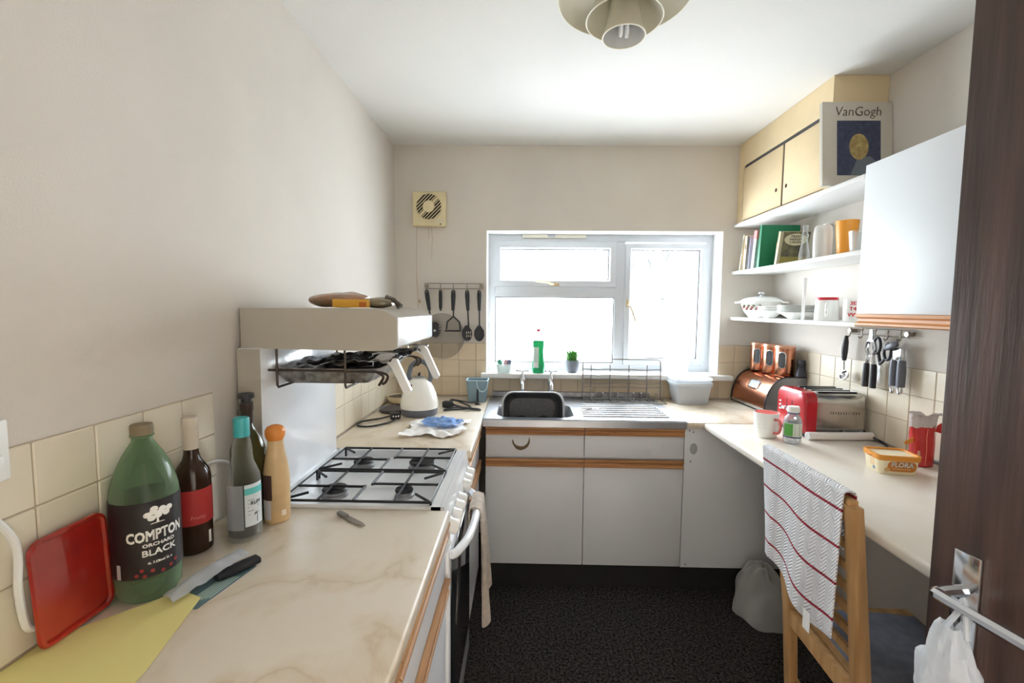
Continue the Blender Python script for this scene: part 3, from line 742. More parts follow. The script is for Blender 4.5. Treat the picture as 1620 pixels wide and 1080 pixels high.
for k in range(7):
    a = PI*(.05+.15*k); g.add([f1(.0005, .010), f1(.008*math.cos(a), .010+.006*math.sin(a)), f1(.008*math.cos(a+.2), .009+.006*math.sin(a+.2))], [(0,1,2)])
g.add([f1(-.001, -.008), f1(.0008, -.008), f1(.0008, .011), f1(-.0004, .011)], [(0,1,2,3)])
part(lb, 'palm_emblem', g, INK, 0)
part(bt, 'rear_label', patch(.0372, .03, .128, fa-1.25, fa-.05), glassy('frosted_grey_label', (196, 200, 206), .45, .5, .2))

bx, by = .086, 1.137
bt = thing('sherry_bottle', 'olive dark bottle with black stopper behind the teal capped bottle', 'bottle', (bx, by, Z9)); bt.scale = (1, 1, 0.97)
part(bt, 'bottle_body', G().lathe([(.02, .01), (.036, 0), (.040, .006), (.0405, .15), (.043, .175), (.041, .20), (.033, .225), (.022, .243), (.0145, .258), (.0135, .29), (.0135, .30)], 28), glassy('olive_glass', (78, 74, 42), .65, .05, .35))
part(bt, 'neck_foil', G().lathe([(.0142, .262), (.0148, .30), (.016, .302), (.016, .322), (.0142, .324)], 20), mat('dark_brown_foil', (50, 38, 32), .45))
part(bt, 'stopper', G().lathe([(.012, .322), (.012, .334), (.019, .335), (.0195, .340), (.018, .347), (.001, .348)], 22), BLKP, label='black stopper')

bx, by = .157, 1.140
bt = thing('dressing_bottle', 'beige plastic dressing bottle with an orange top beside the cooker', 'bottle', (bx, by, Z9)); bt.scale = (1, 1, 1.04)
part(bt, 'bottle_body', G().lathe([(.018, .003), (.028, 0), (.0315, .006), (.032, .05), (.0325, .10), (.031, .125), (.0275, .15), (.022, .178), (.0195, .195), (.0185, .21)], 30), mat('beige_plastic', (216, 184, 136), .35, var=.08, vscale=20))
part(bt, 'cap', G().lathe([(.019, .207), (.0225, .214), (.0245, .222), (.024, .232), (.019, .240), (.010, .244), (.001, .245)], 26), mat('orange_cap', (224, 140, 62), .4), label='orange rounded cap')
fa = facing(bx, by)
part(bt, 'brown_mark', patch(.0326, .062, .125, fa-1.3, fa-.35, 10), mat('dark_brown_print', (72, 52, 46), .6))
part(bt, 'small_label', patch(.0327, .012, .06, fa-1.2, fa-.45, 8), mat('grey_label', (196, 194, 198), .6))
part(bt, 'leaf_print', patch(.0327, .02, .034, fa+.3, fa+.65, 5), mat('pale_print', (238, 226, 208), .6))

kn = thing('paring_knife', 'small grey paring knife lying on the worktop by the cooker', 'knife', (.352, 1.142, Z9), -.62)
part(kn, 'handle', G().rbox(-.058, -.0075, 0, -.018, .0075, .010, .004), mat('grey_knife_handle', (128, 124, 120), .5))
part(kn, 'blade', G().prism([(-.02, -.008), (.035, -.008), (.052, -.003), (.058, .003), (.04, .008), (-.02, .009)], 'z', .001, .003), mat('dull_blade', (150, 142, 132), .4, .7))

# red acrylic tray leaning on the tiles
REDT = mat('red_translucent_plastic', (186, 50, 36), .14, coat=.8, col2=(150, 30, 26), vscale=5)
g = G().prism(rrect(-.105, 0, .020, .172, .016, 5), 'x', 0, .004)
tr_ = thing('red_tray', 'glossy red plastic tray leaning against the tiles behind the cider bottle', 'tray', (.024, .775, Z9+.006))
Mt = Matrix.Rotation(math.radians(-3.5), 4, 'Y')
part(tr_, 'panel', g.xf(Mt), REDT)
out = rrect(-.105, 0, .020, .172, .016, 5)
part(tr_, 'lip', G().tube([(.006, a, b) for a, b in out], .005, 6, True).xf(Mt), REDT)
# white flex and switch plate
single('power_flex', G().tube(smoothpath([(.018, .52, 1.215), (.02, .60, 1.175), (.018, .652, 1.10), (.016, .655, 1.02), (.0145, .660, .97), (.0135, .668, .945), (.0130, .69, .935)], 6), .0055, 8), WHITEP, 'thick white flex hanging down the tiles beside the red tray', 'cable')
single('power_flex', G().tube(smoothpath([(.012, 1.00, 1.05), (.014, 1.05, 1.066), (.014, 1.12, 1.063), (.016, 1.18, 1.03), (.016, 1.20, .98)], 6), .004, 8), WHITEP, 'thin white flex running behind the wine and sherry bottles', 'cable')
sk_ = thing('wall_socket', 'white double wall socket with a switch above the tiles', 'socket', (0, .575, 1.245))
part(sk_, 'back_box', G().rbox(.0, -.074, -.046, .028, .074, .046, .004), WHITEP)
part(sk_, 'switch', G().rbox(.026, .035, .005, .034, .055, .030, .002), WHITEP)
part(sk_, 'plug', G().rbox(.026, .0, -.04, .05, .05, .0, .006), WHITEP)
# papers
def flat(name, pts, m, label, cat, z, th=.0006): return single(name, G().prism(pts, 'z', z, z+th), m, label, cat, smooth=0)
flat('yellow_paper', [(.006, .50), (.235, .50), (.225, .64), (.185, .815), (.135, .835), (.006, .70)], mat('pale_yellow_paper', (228, 216, 142), .8), 'pale yellow paper sheet lying by the red tray', 'paper', Z9+.0012, .0008)
lf = thing('leaflet', 'blue green leaflet lying under the black pouch beside the cider bottle', 'leaflet', (0, 0, Z9))
part(lf, 'sheet', G().prism([(.150, .775), (.200, .785), (.228, .925), (.13, .945)], 'z', 0, .0008), mat('slate_blue_print', (98, 128, 152), .6, col2=(84, 108, 104), vscale=12), 0)
g = G()
for k in range(6):
    x = .17+.006*k; g.add([(x, .80+.003*k, .0011), (x+.0025, .80+.003*k, .0011), (x+.016, .885, .0011), (x+.0135, .885, .0011)], [(0,1,2,3)])
part(lf, 'print_line', g, mat('pale_green_print', (186, 208, 184), .7), 0)
def clearfn(u, v):
    x = .118+.036*u+.055*v; y = .805+.15*v-.02*u
    return (x, y, Z9+.012+.014*math.sin(PI*u)*math.sin(PI*(v*.9+.1))+.012*v+.004*noise.noise(Vector((x*60, y*60, 0))))
single('plastic_sleeve', G().sheet(clearfn, 14, 18, .0004), glassy('clear_crinkled_film', (225, 228, 232), .5, .15, .35, .3), 'clear crinkled plastic sleeve leaning by the cider bottle', 'packet', smooth=50)
g = loft([[(x*(1-.25*abs(t)), y*.9, z) for x, y in rrect(-.016, -.007, .016, .007, .005, 3)] for t, z in ((-.8, 0), (-.3, .012), (.3, .06), (.8, .085))])
single('black_pouch', g.xf(Matrix.Translation((.178, .868, Z9+.009)) @ Matrix.Rotation(-.55, 4, 'Z') @ Matrix.Rotation(-PI/2, 4, 'X')), BLKP, 'small black pouch resting on the blue leaflet', 'pouch')

# ================================================================ KETTLE CORNER
kt = thing('kettle', 'white dome kettle with a grey loop handle and grey base', 'kettle', (.262, 2.335, Z9))
prof = [(.098, .038), (.0985, .055), (.096, .075), (.088, .11), (.075, .145), (.058, .172), (.042, .186), (.030, .192)]
part(kt, 'body', G().lathe(prof, 36), mat('cream_white_enamel', (240, 238, 230), .25, coat=.4))
part(kt, 'base', G().lathe([(.090, 0), (.094, .004), (.096, .03), (.098, .038), (.09, .039)], 36), GREYP, label='grey power base')
part(kt, 'lid', G().lathe([(.031, .191), (.030, .197), (.014, .202), (.001, .203)], 24), mat('kettle_lid_grey', (168, 172, 172), .3, .5))
hp = [(-.045, -.01, .185), (-.05, -.012, .215), (-.036, -.010, .258), (-.002, 0, .281), (.034, .01, .268), (.054, .014, .235), (.058, .014, .20), (.052, .012, .172)]
g = G().tube(smoothpath(hp, 5), .0125, 10)
part(kt, 'handle', g, GREYP, label='grey loop handle')
part(kt, 'knob', G().cyl((.0, -.002, .2), (.004, -.004, .222), .005, n=8).cyl((.0, -.002, .2), (-.006, -.004, .216), .003, n=6), BLKP)
part(kt, 'spout', G().prism([(-.03, .165), (-.065, .158), (-.092, .168), (-.086, .152), (-.07, .118), (-.05, .125)], 'y', -.014, .010).xf(Matrix.Rotation(.75, 4, 'Z')), CHROME)
part(kt, 'spout_opening', G().sphere((-.068, -.064, .160), .008, 10, 8), BLKP)
part(kt, 'gauge', G().sphere((-.028, -.058, .158), .009, 10, 8, 1, .6, 1), mat('brown_gauge', (104, 84, 76), .4))
g = G().tube(smoothpath([(.155, 2.26, .915), (.10, 2.215, .906), (.02, 2.135, .906), (.035, 2.06, .906), (.10, 2.06, .906), (.165, 2.14, .906), (.175, 2.20, .91)], 6), .0042, 7)
single('black_flex', g, BLKP, 'black flex looping on the worktop in front of the kettle', 'cable')
pl = thing('mains_plug', 'black mains plug lying against the kettle base', 'plug', (.166, 2.218, Z9), .4)
part(pl, 'body', G().rbox(-.026, -.018, 0, .026, .018, .034, .008), BLKP)
g = G()
for x, y in ((-.012, -.021), (.012, -.021), (0, -.024)): g.box(x-.003, y-.008, .018, x+.003, y+.004, .024)
part(pl, 'pin', g, CHROME)
g = G().tube(smoothpath([(.36, 2.50, .912), (.40, 2.56, .93), (.46, 2.52, .925), (.52, 2.46, .908), (.42, 2.42, .907), (.38, 2.40, .907), (.44, 2.44, .915), (.56, 2.44, .908), (.57, 2.42, .907), (.50, 2.43, .912), (.41, 2.49, .925), (.40, 2.55, .935), (.50, 2.55, .92), (.545, 2.56, .90+.02)], 6), .0045, 7)
single('black_flex', g, BLKP, 'tangled black flex between the kettle and blue caddy', 'cable')
pl = thing('mains_plug', 'black mains plug at the end of the tangled flex beside the kettle', 'plug', (.385, 2.50, Z9), -.3)
part(pl, 'body', G().rbox(-.028, -.02, 0, .028, .02, .036, .008), BLKP)
part(pl, 'cord_grip', G().cyl((.024, 0, .016), (.05, 0, .016), .008, .005, n=8), BLKP)
tb = thing('stick_brush', 'slim black upright tool standing beside the blue caddy', 'tool', (.545, 2.585, Z9))
part(tb, 'stem', G().lathe([(.009, .012), (.007, .03), (.0055, .085), (.007, .088), (.001, .09)], 12), BLKP)
part(tb, 'foot', G().lathe([(.016, 0), (.016, .006), (.009, .013)], 12), BLKP)
# dish and griddle plate in the corner
di = thing('round_dish', 'shallow cream dish with a dark inside behind the kettle', 'dish', (.085, 2.60, Z9))
part(di, 'shell', G().lathe([(.035, 0), (.06, .012), (.07, .03), (.072, .045), (.069, .045), (.066, .035)], 28, top=False), mat('cream_dish', (222, 208, 174), .4))
part(di, 'inside', G().lathe([(.067, .040), (.06, .022), (.03, .014), (.001, .013)], 28), mat('dark_brown_glaze', (92, 78, 66), .4))
single('trivet', G().lathe([(.001, 0), (.078, 0), (.084, .006), (.085, .014), (.079, .018), (.075, .012), (.001, .010)], 30), mat('dark_iron_grey', (84, 80, 78), .5, var=.2, vscale=40), 'dark round iron trivet lying by the kettle', 'trivet', (.115, 2.40, Z9))
# tissue with blue cloth
def tisfn(u, v):
    x = .285+.255*u; y = 1.905+.27*v
    e = max(abs(u-.5), abs(v-.5))*2
    w = 1-.12*math.sin(6*math.atan2(v-.5, u-.5))*e
    x = .41+(x-.41)*w; y = 2.03+(y-2.03)*w
    return (x, y, Z9+.008+.020*abs(noise.noise(Vector((x*14, y*14, 4))))+.012*noise.noise(Vector((x*32, y*32, 9)))*1+.024*max(0, .35-abs(v-.35))*(1-e*.5))
single('tissue_paper', G().sheet(tisfn, 34, 34, .0006), mat('white_tissue', (244, 242, 240), .9), 'crumpled white kitchen paper on the worktop by the cooker', 'tissue', smooth=45)
def cloth(u, v):
    a = 2*PI*u; t = v
    r_ = (.012+.055*t)*(1+.35*noise.noise(Vector((math.cos(a)*1.7, math.sin(a)*1.7, 3))))
    x = .43+r_*1.5*math.cos(a); y = 2.055+r_*.9*math.sin(a)
    return (x, y, Z9+.030+.024*(1-t)+.014*noise.noise(Vector((x*30, y*30, 2)))+.008*noise.noise(Vector((x*70, y*70, 6))))
single('blue_cloth', G().sheet(cloth, 36, 14, .001), mat('blue_cloth', (150, 182, 228), .9, col2=(112, 150, 212), vscale=40), 'crumpled blue disposable cloth on the white kitchen paper', 'cloth', smooth=45)
# blue-grey caddy
cd = thing('caddy', 'blue grey plastic caddy with pale rim handle in the corner by the sill', 'caddy', (.535, 2.69, Z9))
BG = mat('blue_grey_plastic', (132, 156, 168), .4); BGL = mat('pale_blue_plastic', (178, 204, 214), .4)
def rr3(w, d, z, r=.016): return [(x, y, z) for x, y in rrect(-w, -d, w, d, r, 4)]
part(cd, 'tub', loft([rr3(.052, .042, 0), rr3(.054, .044, .01), rr3(.064, .052, .13), rr3(.06, .048, .13), rr3(.05, .04, .012)]), BG)
part(cd, 'rim', G().tube(rr3(.065, .053, .131), .004, 6, True), BGL)
part(cd, 'handle', G().tube(smoothpath([(.0, -.054, .132), (.004, -.056, .10), (.018, -.056, .072), (.044, -.055, .07), (.062, -.052, .10), (.064, -.05, .13)], 5), .0042, 7), BGL, label='pale blue handle')

# ================================================================ SILL ITEMS
SI = WZ0+.0045
po = thing('potted_grass', 'small grey pot of bright green grass on the window sill', 'plant', (1.125, 2.88, SI))
part(po, 'pot', G().lathe([(.026, 0), (.033, .004), (.041, .03), (.045, .065), (.0455, .078), (.042, .078), (.040, .066), (.001, .062)], 26), mat('grey_concrete_pot', (120, 124, 136), .6, var=.08, vscale=30))
g = G()
for i in range(150):
    a = random.uniform(0, 2*PI); r0 = .034*math.sqrt(random.random()); l = random.uniform(.06, .098); lean = .35+random.uniform(-.2, .3)
    b = Vector((r0*math.cos(a), r0*math.sin(a), .063)); dr_ = Vector((math.cos(a), math.sin(a), 0))*(r0/.034)*lean
    s_ = Vector((-math.sin(a), math.cos(a), 0))*.0036
    m_ = b+Vector((0,0,l*.6))+dr_*l*.4; t_2 = b+Vector((0,0,l*.92))+dr_*l*1.0
    g.add([b-s_, b+s_, m_+s_*.9, t_2, m_-s_*.9], [(0,1,2,3,4)])
o = part(po, 'grass_blades', g, mat('bright_green_grass', (84, 160, 48), .5, col2=(44, 108, 34), vscale=60), 0); o['kind'] = 'stuff'
ws = thing('detergent_bottle', 'green washing up liquid bottle with red nozzle on the window sill', 'bottle', (.905, 2.832, SI))
def ell(w, d, z): return [(w*math.cos(2*PI*i/24), d*math.sin(2*PI*i/24), z) for i in range(24)]
GRN = glassy('green_detergent', (44, 164, 112), .75, .15, .4, .12)
part(ws, 'bottle_body', loft([ell(.034, .022, 0), ell(.039, .025, .006), ell(.040, .026, .05), ell(.035, .023, .10), ell(.032, .022, .14), ell(.035, .023, .165), ell(.037, .024, .20), ell(.034, .022, .205)]), GRN)
part(ws, 'clear_shoulder', loft([ell(.034, .022, .205), ell(.033, .021, .235), ell(.024, .017, .255), ell(.014, .012, .265)]), glassy('clear_pet', (236, 242, 242), .15, .06, .3))
part(ws, 'nozzle', G().lathe([(.013, .263), (.013, .274), (.010, .278), (.001, .279)], 16).tube([(.006, 0, .276), (.024, -.004, .284), (.036, -.005, .292)], [.004, .0025, .002], 6), mat('pink_red_nozzle', (212, 70, 96), .4), label='red nozzle cap')
lbl = part(ws, 'label', loft([[(x-.010, y-.0265, z) for x, y in ((-.022, .006), (-.018, 0), (.012, 0), (.012, .004), (-.016, .005))] for z in (.035, .09, .165)]), mat('pale_grey_label', (206, 224, 220), .5))
part(lbl, 'white_patch', G().box(-.026, -.0278, .042, -.006, -.0268, .068), PAPER, 0)
sd = thing('soap_tub', 'white plastic tub holding scourers and a brush on the sill', 'tub', (.690, 2.835, SI))
part(sd, 'tub', loft([rr3(.040, .034, 0), rr3(.042, .036, .004), rr3(.050, .042, .056), rr3(.046, .038, .056), rr3(.038, .032, .006)]), glassy('milky_plastic', (236, 240, 238), .7, .3, .3, .4))
SC = [('green_scourer', (72, 160, 128), -.022, .0), ('pink_sponge', (226, 176, 186), .004, .006), ('blue_brush', (104, 110, 130), .026, -.004)]
for nm, col, dx, dy in SC:
    single(nm, G().rbox(-.012, -.020, 0, .012, .02, .052, .008, 3).xf(Matrix.Rotation(.18 if dx > 0 else -.2, 4, 'Y')), mat(nm, col, .8, bump=.3, bscale=200), nm.replace('_', ' ') + ' standing in the white tub on the sill', 'sponge' if 'sponge' in nm else 'scourer', (.690+dx, 2.835+dy, SI+.032))
TUB = glassy('frosted_tub_plastic', (248, 250, 252), .7, .3, .3, .6)
def tub(label, loc, w, d, h, rz=0, group=None, lid=True):
    t = thing('food_tub', label, 'tub', loc, rz, group)
    part(t, 'tub', loft([rr3(w*.78, d*.78, 0, .02), rr3(w*.82, d*.82, .006, .02), rr3(w*.96, d*.96, h-.02, .025), rr3(w, d, h-.018, .025), rr3(w, d, h, .025), rr3(w*.95, d*.95, h, .025), rr3(w*.78, d*.78, .01, .02)]), TUB)
    if lid: part(t, 'lid', loft([rr3(w*1.03, d*1.03, h-.008, .027), rr3(w*1.03, d*1.03, h+.004, .027), rr3(w*.92, d*.92, h+.004, .024), rr3(w*.9, d*.9, h, .024)]), TUB)
tub('large translucent tub with lid at the back of the corner worktop', (1.815, 2.715, .9025), .108, .088, .125, .04)
tub('translucent shallow tub nested on top of the large tub', (1.815, 2.715, .9025+.131), .106, .087, .022, .02)
tub('translucent tub standing on the window sill beside the frame', (1.785, 2.895, SI), .085, .045, .075, 0, None, False)
tub('small clear pot stacked on the tub on the window sill', (1.770, 2.898, SI+.0755), .04, .03, .05, 0, None, False)

# ================================================================ EXTRACTOR FAN
fn_ = thing('extractor_fan', 'aged cream square extractor fan high on the wall', 'fan', (.223, D, 2.065))
part(fn_, 'housing', G().rbox(-.103, -.045, -.105, .103, 0, .105, .008, 3), CREAMP)
part(fn_, 'grille_well', G().lathe([(.001, 0), (.078, 0), (.080, .001)], 32).xf(Matrix.Translation((0, -.0455, .012)) @ Matrix.Rotation(PI/2, 4, 'X')), mat('dark_grille_well', (26, 18, 12), .8))
part(fn_, 'grille_ring', G().tube([(.080*math.cos(a), -.046, .012+.080*math.sin(a)) for a in [2*PI*i/32 for i in range(32)]], .004, 6, True), CREAMP)
for k in range(-5, 6):
    d_ = k*.0148; hl = math.sqrt(max(0, .079**2-d_*d_)); c_ = math.cos(PI/4)
    p0 = Vector((-d_*c_ - hl*c_, -.0475, .012+d_*c_-hl*c_)); p1 = Vector((-d_*c_+hl*c_, -.0475, .012+d_*c_+hl*c_))
    part(fn_, 'slat', G().bar(p0, p1, .002, .0048 if k else .016, (-c_, 0, c_)), CREAMP)
part(fn_, 'hub', G().lathe([(.036, 0), (.036, .008), (.034, .011), (.001, .011)], 28).xf(Matrix.Translation((0, -.046, .012)) @ Matrix.Rotation(PI/2, 4, 'X')), CREAMP)
part(fn_, 'badge', G().box(.045, -.0462, -.082, .098, -.0448, -.064), mat('badge_cream', (214, 204, 180), .5), 0)
part(fn_, 'switch_slot', G().box(.066, -.0464, -.096, .078, -.0448, -.090), BLKP, 0)
CORD = mat('old_pull_cord', (182, 152, 118), .8)
g = G().tube(smoothpath([(-.078, -.03, -.10), (-.080, -.028, -.25), (-.083, -.024, -.40), (-.077, -.022, -.52), (-.077, -.022, -.62)], 4), .0013, 5)
pc = part(fn_, 'pull_cord', g, CORD); part(pc, 'toggle', G().lathe([(.003, .012), (.006, .004), (.006, -.006), (.002, -.01)], 10, (-.066, -.022, -.565)), CORD)
part(fn_, 'pull_cord', G().tube(smoothpath([(.012, -.03, -.10), (.016, -.028, -.15), (.02, -.028, -.17), (.015, -.026, -.23), (.012, -.026, -.31)], 4), .0012, 5), CORD)
part(fn_, 'pull_cord', G().tube(smoothpath([(-.004, -.03, -.10), (-.005, -.028, -.14), (-.003, -.028, -.18)], 4), .0014, 5), CORD)

# ================================================================ UTENSIL RAIL, BACK WALL
ry = D-.02
rl = thing('utensil_rail', 'chrome wire utensil rail beside the window', 'rail', (0, 0, 0))
part(rl, 'rail_wire', G().tube([(.19, ry, 1.612), (.557, ry, 1.612), (.557, ry, 1.580), (.19, ry, 1.580)], .0025, 6, True), DULLST)
for x in (.20, .29, .37, .455, .537):
    part(rl, 'hook', G().tube(smoothpath([(x, ry, 1.612), (x, ry-.006, 1.596), (x, ry-.006, 1.572), (x, ry-.016, 1.563), (x, ry-.022, 1.572)], 4), .0028, 6), DULLST)
for x in (.20, .545): part(rl, 'wall_bracket', G().cyl((x, D, 1.597), (x, ry-.004, 1.597), .012, n=12), DULLST)
uy = D-.038
def ugrip(root, tilt=0):
    part(root, 'grip', loft([[(x*w, y*.8*w, z) for x, y in rrect(-.013, -.008, .013, .008, .006, 3)] for z, w in ((.006, .5), (-.002, .95), (-.03, 1.1), (-.07, .95), (-.112, .75), (-.118, .8), (-.122, .55))]).xf(Matrix.Rotation(tilt, 4, 'Y')), BLKP)
    part(root, 'eyelet', G().cyl((0, -.0095, -.006), (0, .0095, -.006), .004, n=10).xf(Matrix.Rotation(tilt, 4, 'Y')), DULLST)
def utensil(name, label, x, tilt=0):
    r = thing(name, label, 'utensil', (x, uy, 1.566), 0, 'black kitchen utensils on the rail by the window'); ugrip(r, tilt); return r
u = utensil('pasta_server', 'black toothed pasta server hanging behind the grill canopy', .205, -.14); T = Matrix.Rotation(-.14, 4, 'Y')
part(u, 'stem', G().bar((0, 0, -.12), (0, 0, -.20), .010, .006, (0,1,0)).xf(T), BLKP)
g = G().lathe([(.001, 0), (.030, .002), (.034, .006), (.030, .006), (.001, .004)], 20, (0,0,0), .95, 1.35).xf(Matrix.Translation((.01, 0, -.245)) @ Matrix.Rotation(PI/2, 4, 'X'))
for k in range(10):
    a = -1.3+k*.36; g.bar((.01+.030*math.cos(a), 0, -.245+.042*math.sin(a)), (.01+.041*math.cos(a), -.01, -.245+.053*math.sin(a)), .008, .006)
part(u, 'toothed_head', g.xf(T), BLKP)
part(u, 'head_hole', G().cyl((.016, -.008, -.252), (.016, .0, -.252), .008, n=12).xf(T), mat('hole_beige', (200, 192, 180), .8))
u = thing('splatter_guard', 'round grey mesh splatter guard hanging flat against the wall', 'utensil', (.29, uy+.012, 1.566), 0, 'black kitchen utensils on the rail by the window')
part(u, 'grip', loft([[(x*w, y*w, z) for x, y in rrect(-.010, -.006, .010, .006, .005, 3)] for z, w in ((.006, .6), (0, 1), (-.05, 1.1), (-.105, .95), (-.125, .35))]), BLKP)
MESHM = glassy('fine_grey_mesh', (236, 235, 233), .10, .6, .02)
part(u, 'mesh_disc', G().lathe([(.001, 0), (.142, 0)], 48).xf(Matrix.Translation((.006, .012, -.283)) @ Matrix.Rotation(PI/2, 4, 'X')), MESHM)
part(u, 'rim', G().tube([(.006+.142*math.cos(a), .012, -.283+.142*math.sin(a)) for a in [2*PI*i/48 for i in range(48)]], .0016, 5, True), mat('guard_rim', (150, 148, 146), .4, .6))
u = utensil('potato_masher', 'black potato masher with an open loop head hanging on the rail', .372, .02)
part(u, 'frame', G().tube([(0, 0, -.12), (0, 0, -.158), (-.038, 0, -.192), (-.044, 0, -.24)], .005, 7).tube([(0, 0, -.158), (.038, 0, -.192), (.044, 0, -.24)], .005, 7), BLKP)
part(u, 'mash_plate', G().rbox(-.05, -.03, -.252, .05, .012, -.243, .003), BLKP)
def spoon_head(slots):
    hole = [(.033*math.cos(a)*(1 if math.sin(a) < 0 else (.75 if math.sin(a) > .6 else .95)), .05*math.sin(a)) for a in [2*PI*i/28 for i in range(28)]]
    return loft([[(x*.9, .004, z*.9) for x, z in hole], [(x, -.004, z) for x, z in hole], [(x*.94, -.003, z*.94) for x, z in hole], [(x*.7, .002, z*.7) for x, z in hole]])
for nm, lab, x, tl, sl in (('slotted_spoon', 'black slotted spoon hanging on the rail next to the plain spoon', .458, -.04, True), ('serving_spoon', 'plain black serving spoon hanging closest to the window frame', .534, -.005, False)):
    u = utensil(nm, lab, x, tl); T = Matrix.Rotation(tl, 4, 'Y')
    part(u, 'stem', G().bar((0, 0, -.12), (0, 0, -.225), .009, .006, (0,1,0)).xf(T), BLKP)
    hd_ = part(u, 'spoon_head', spoon_head(sl).xf(Matrix.Translation((0, 0, -.262)) @ T), BLKP)
    if sl:
        for sx_ in (-.012, 0, .012):
            for sz_ in (-.014, .008):
                part(hd_, 'slot', G().rbox(sx_-.0025, -.006, sz_-.008, sx_+.0025, .0, sz_+.008, .002).xf(Matrix.Translation((.01, 0, -.266)) @ T), mat('slot_light', (206, 196, 184), .8))

# ================================================================ SHELVES AND HIGH CUPBOARD (right wall)
SHX = 2.092; XC = W-.002
for z, lab in ((1.409, 'lowest white wall shelf holding the crockery'), (1.688, 'middle white wall shelf holding books and glasses'), (1.973, 'top white wall shelf under the sliding door cupboard')):
    single('wall_shelf', G().rbox(SHX, 1.778, z-.009, XC, D-.002, z+.009, .002), SHELFW, lab, 'shelf', (0,0,0), 0, 'white wall shelves')
hc = thing('high_cupboard', 'pale yellow built in cupboard with sliding doors below the ceiling', 'cupboard')
XF = 2.112; YE = 2.012
part(hc, 'body', G().box(XF+.012, YE, 1.983, XC, D-.001, H-.001), YELLOW, 0)
def fascia(y0, y1, z0, z1, oy0, oy1, oz0, oz1, r_):
    bm = bmesh.new()
    ov = [bm.verts.new((XF, y, z)) for y, z in ((y0,z0),(y1,z0),(y1,z1),(y0,z1))]
    hv = [bm.verts.new((XF, y, z)) for y, z in rrect(oy0, oz0, oy1, oz1, r_, 4)]
    ed = [bm.edges.new((L_[i], L_[(i+1) % len(L_)])) for L_ in (ov, hv) for i in range(len(L_))]
    bmesh.ops.triangle_fill(bm, use_beauty=True, edges=ed)
    ret = bmesh.ops.extrude_face_region(bm, geom=bm.faces[:])
    for v in ret['geom']:
        if isinstance(v, bmesh.types.BMVert): v.co.x += .012
    return G().bm(bm)
part(hc, 'face_frame', fascia(YE, D-.001, 1.983, H-.001, 2.03, 2.778, 1.992, 2.318, .02), YELLOW)
part(hc, 'track', G().box(XF+.006, 2.03, 1.992, XF+.0118, 2.778, 2.318), mat('dark_track', (74, 72, 74), .7), 0)
for (a, b, dx), hy in zip(((2.375, 2.774, .0), (2.034, 2.362, .002)), (2.42, 2.335)):
    d = part(hc, 'sliding_door', G().rbox(XF+.001+dx, a, 1.997, XF+.0065, b, 2.300, .001), YELLOW)
    part(d, 'finger_hole', G().cyl((XF+.0002+dx, hy, 2.085), (XF+.004, hy, 2.085), .010, n=14), mat('finger_hole_brown', (74, 46, 30), .7))
# wall cabinet
wc = thing('wall_cabinet', 'white wall cabinet with an oak strip above the hanging tools', 'cabinet')
part(wc, 'carcass', G().box(SHX+.018, 1.27, 1.405, XC, 1.774, 2.008), LAMW, 0)
d = part(wc, 'door', G().rbox(SHX, 1.272, 1.452, SHX+.017, 1.772, 2.010, .002), LAMW)
prof = [(0, 1.452), (-.006, 1.450), (-.004, 1.440), (.006, 1.434), (.006, 1.424), (-.006, 1.417), (-.006, 1.410), (.017, 1.405), (.017, 1.452)]
part(d, 'handle_strip', G().prism([(SHX+a, z) for a, z in prof], 'y', 1.272, 1.772), wood('warm_oak_strip', (190, 126, 72), (222, 164, 108), 'y'), label='oak grip strip')
# art book on the top shelf: plain stand-in panel for the printed portrait
bk = thing('art_book', 'large grey art book with a dark blue cover picture on the top shelf', 'book', (2.196, 1.965, 1.9825))
Mk = Matrix.Rotation(-.04, 4, 'Z') @ Matrix.Rotation(.095, 4, 'X').inverted()
Mk = Matrix.Rotation(math.radians(-5), 4, 'X')
part(bk, 'cover', G().rbox(-.145, -.010, .002, .145, .010, .355, .002).xf(Mk), mat('grey_book_cover', (206, 200, 188), .5))
part(bk, 'pages', G().box(-.14, -.007, .006, .1455, .007, .350).xf(Mk), mat('page_edges', (226, 216, 190), .8), 0)
pic = part(bk, 'cover_picture', G().box(-.085, -.0107, .045, .095, -.0100, .275).xf(Mk), mat('slate_blue_picture', (70, 78, 104), .5, col2=(52, 58, 84), vscale=60), 0, label='dark blue picture panel')
g = G().add([Mk @ Vector((.005+a, -.0111, .165+b)) for a, b in [(.040*math.cos(q), .055*math.sin(q)) for q in [2*PI*i/20 for i in range(20)]]], [tuple(range(20))])
part(pic, 'ochre_patch', g, mat('ochre_print', (184, 166, 108), .6, col2=(150, 124, 76), vscale=50), 0)
g = G().add([Mk @ Vector(p) for p in ((-.03, -.0110, .046), (.094, -.0110, .046), (.094, -.0110, .09), (.05, -.0110, .125), (0, -.0110, .12))], [(0,1,2,3,4)])
part(pic, 'grey_patch', g, mat('grey_blue_print', (112, 120, 130), .6), 0)
text(bk, 'VanGogh', .056, mat('brown_print', (78, 64, 50), .7), lambda u, v: Mk @ Vector((u+.004+.12*v, -.0112, .312+v)), -.0004, sx=.92)
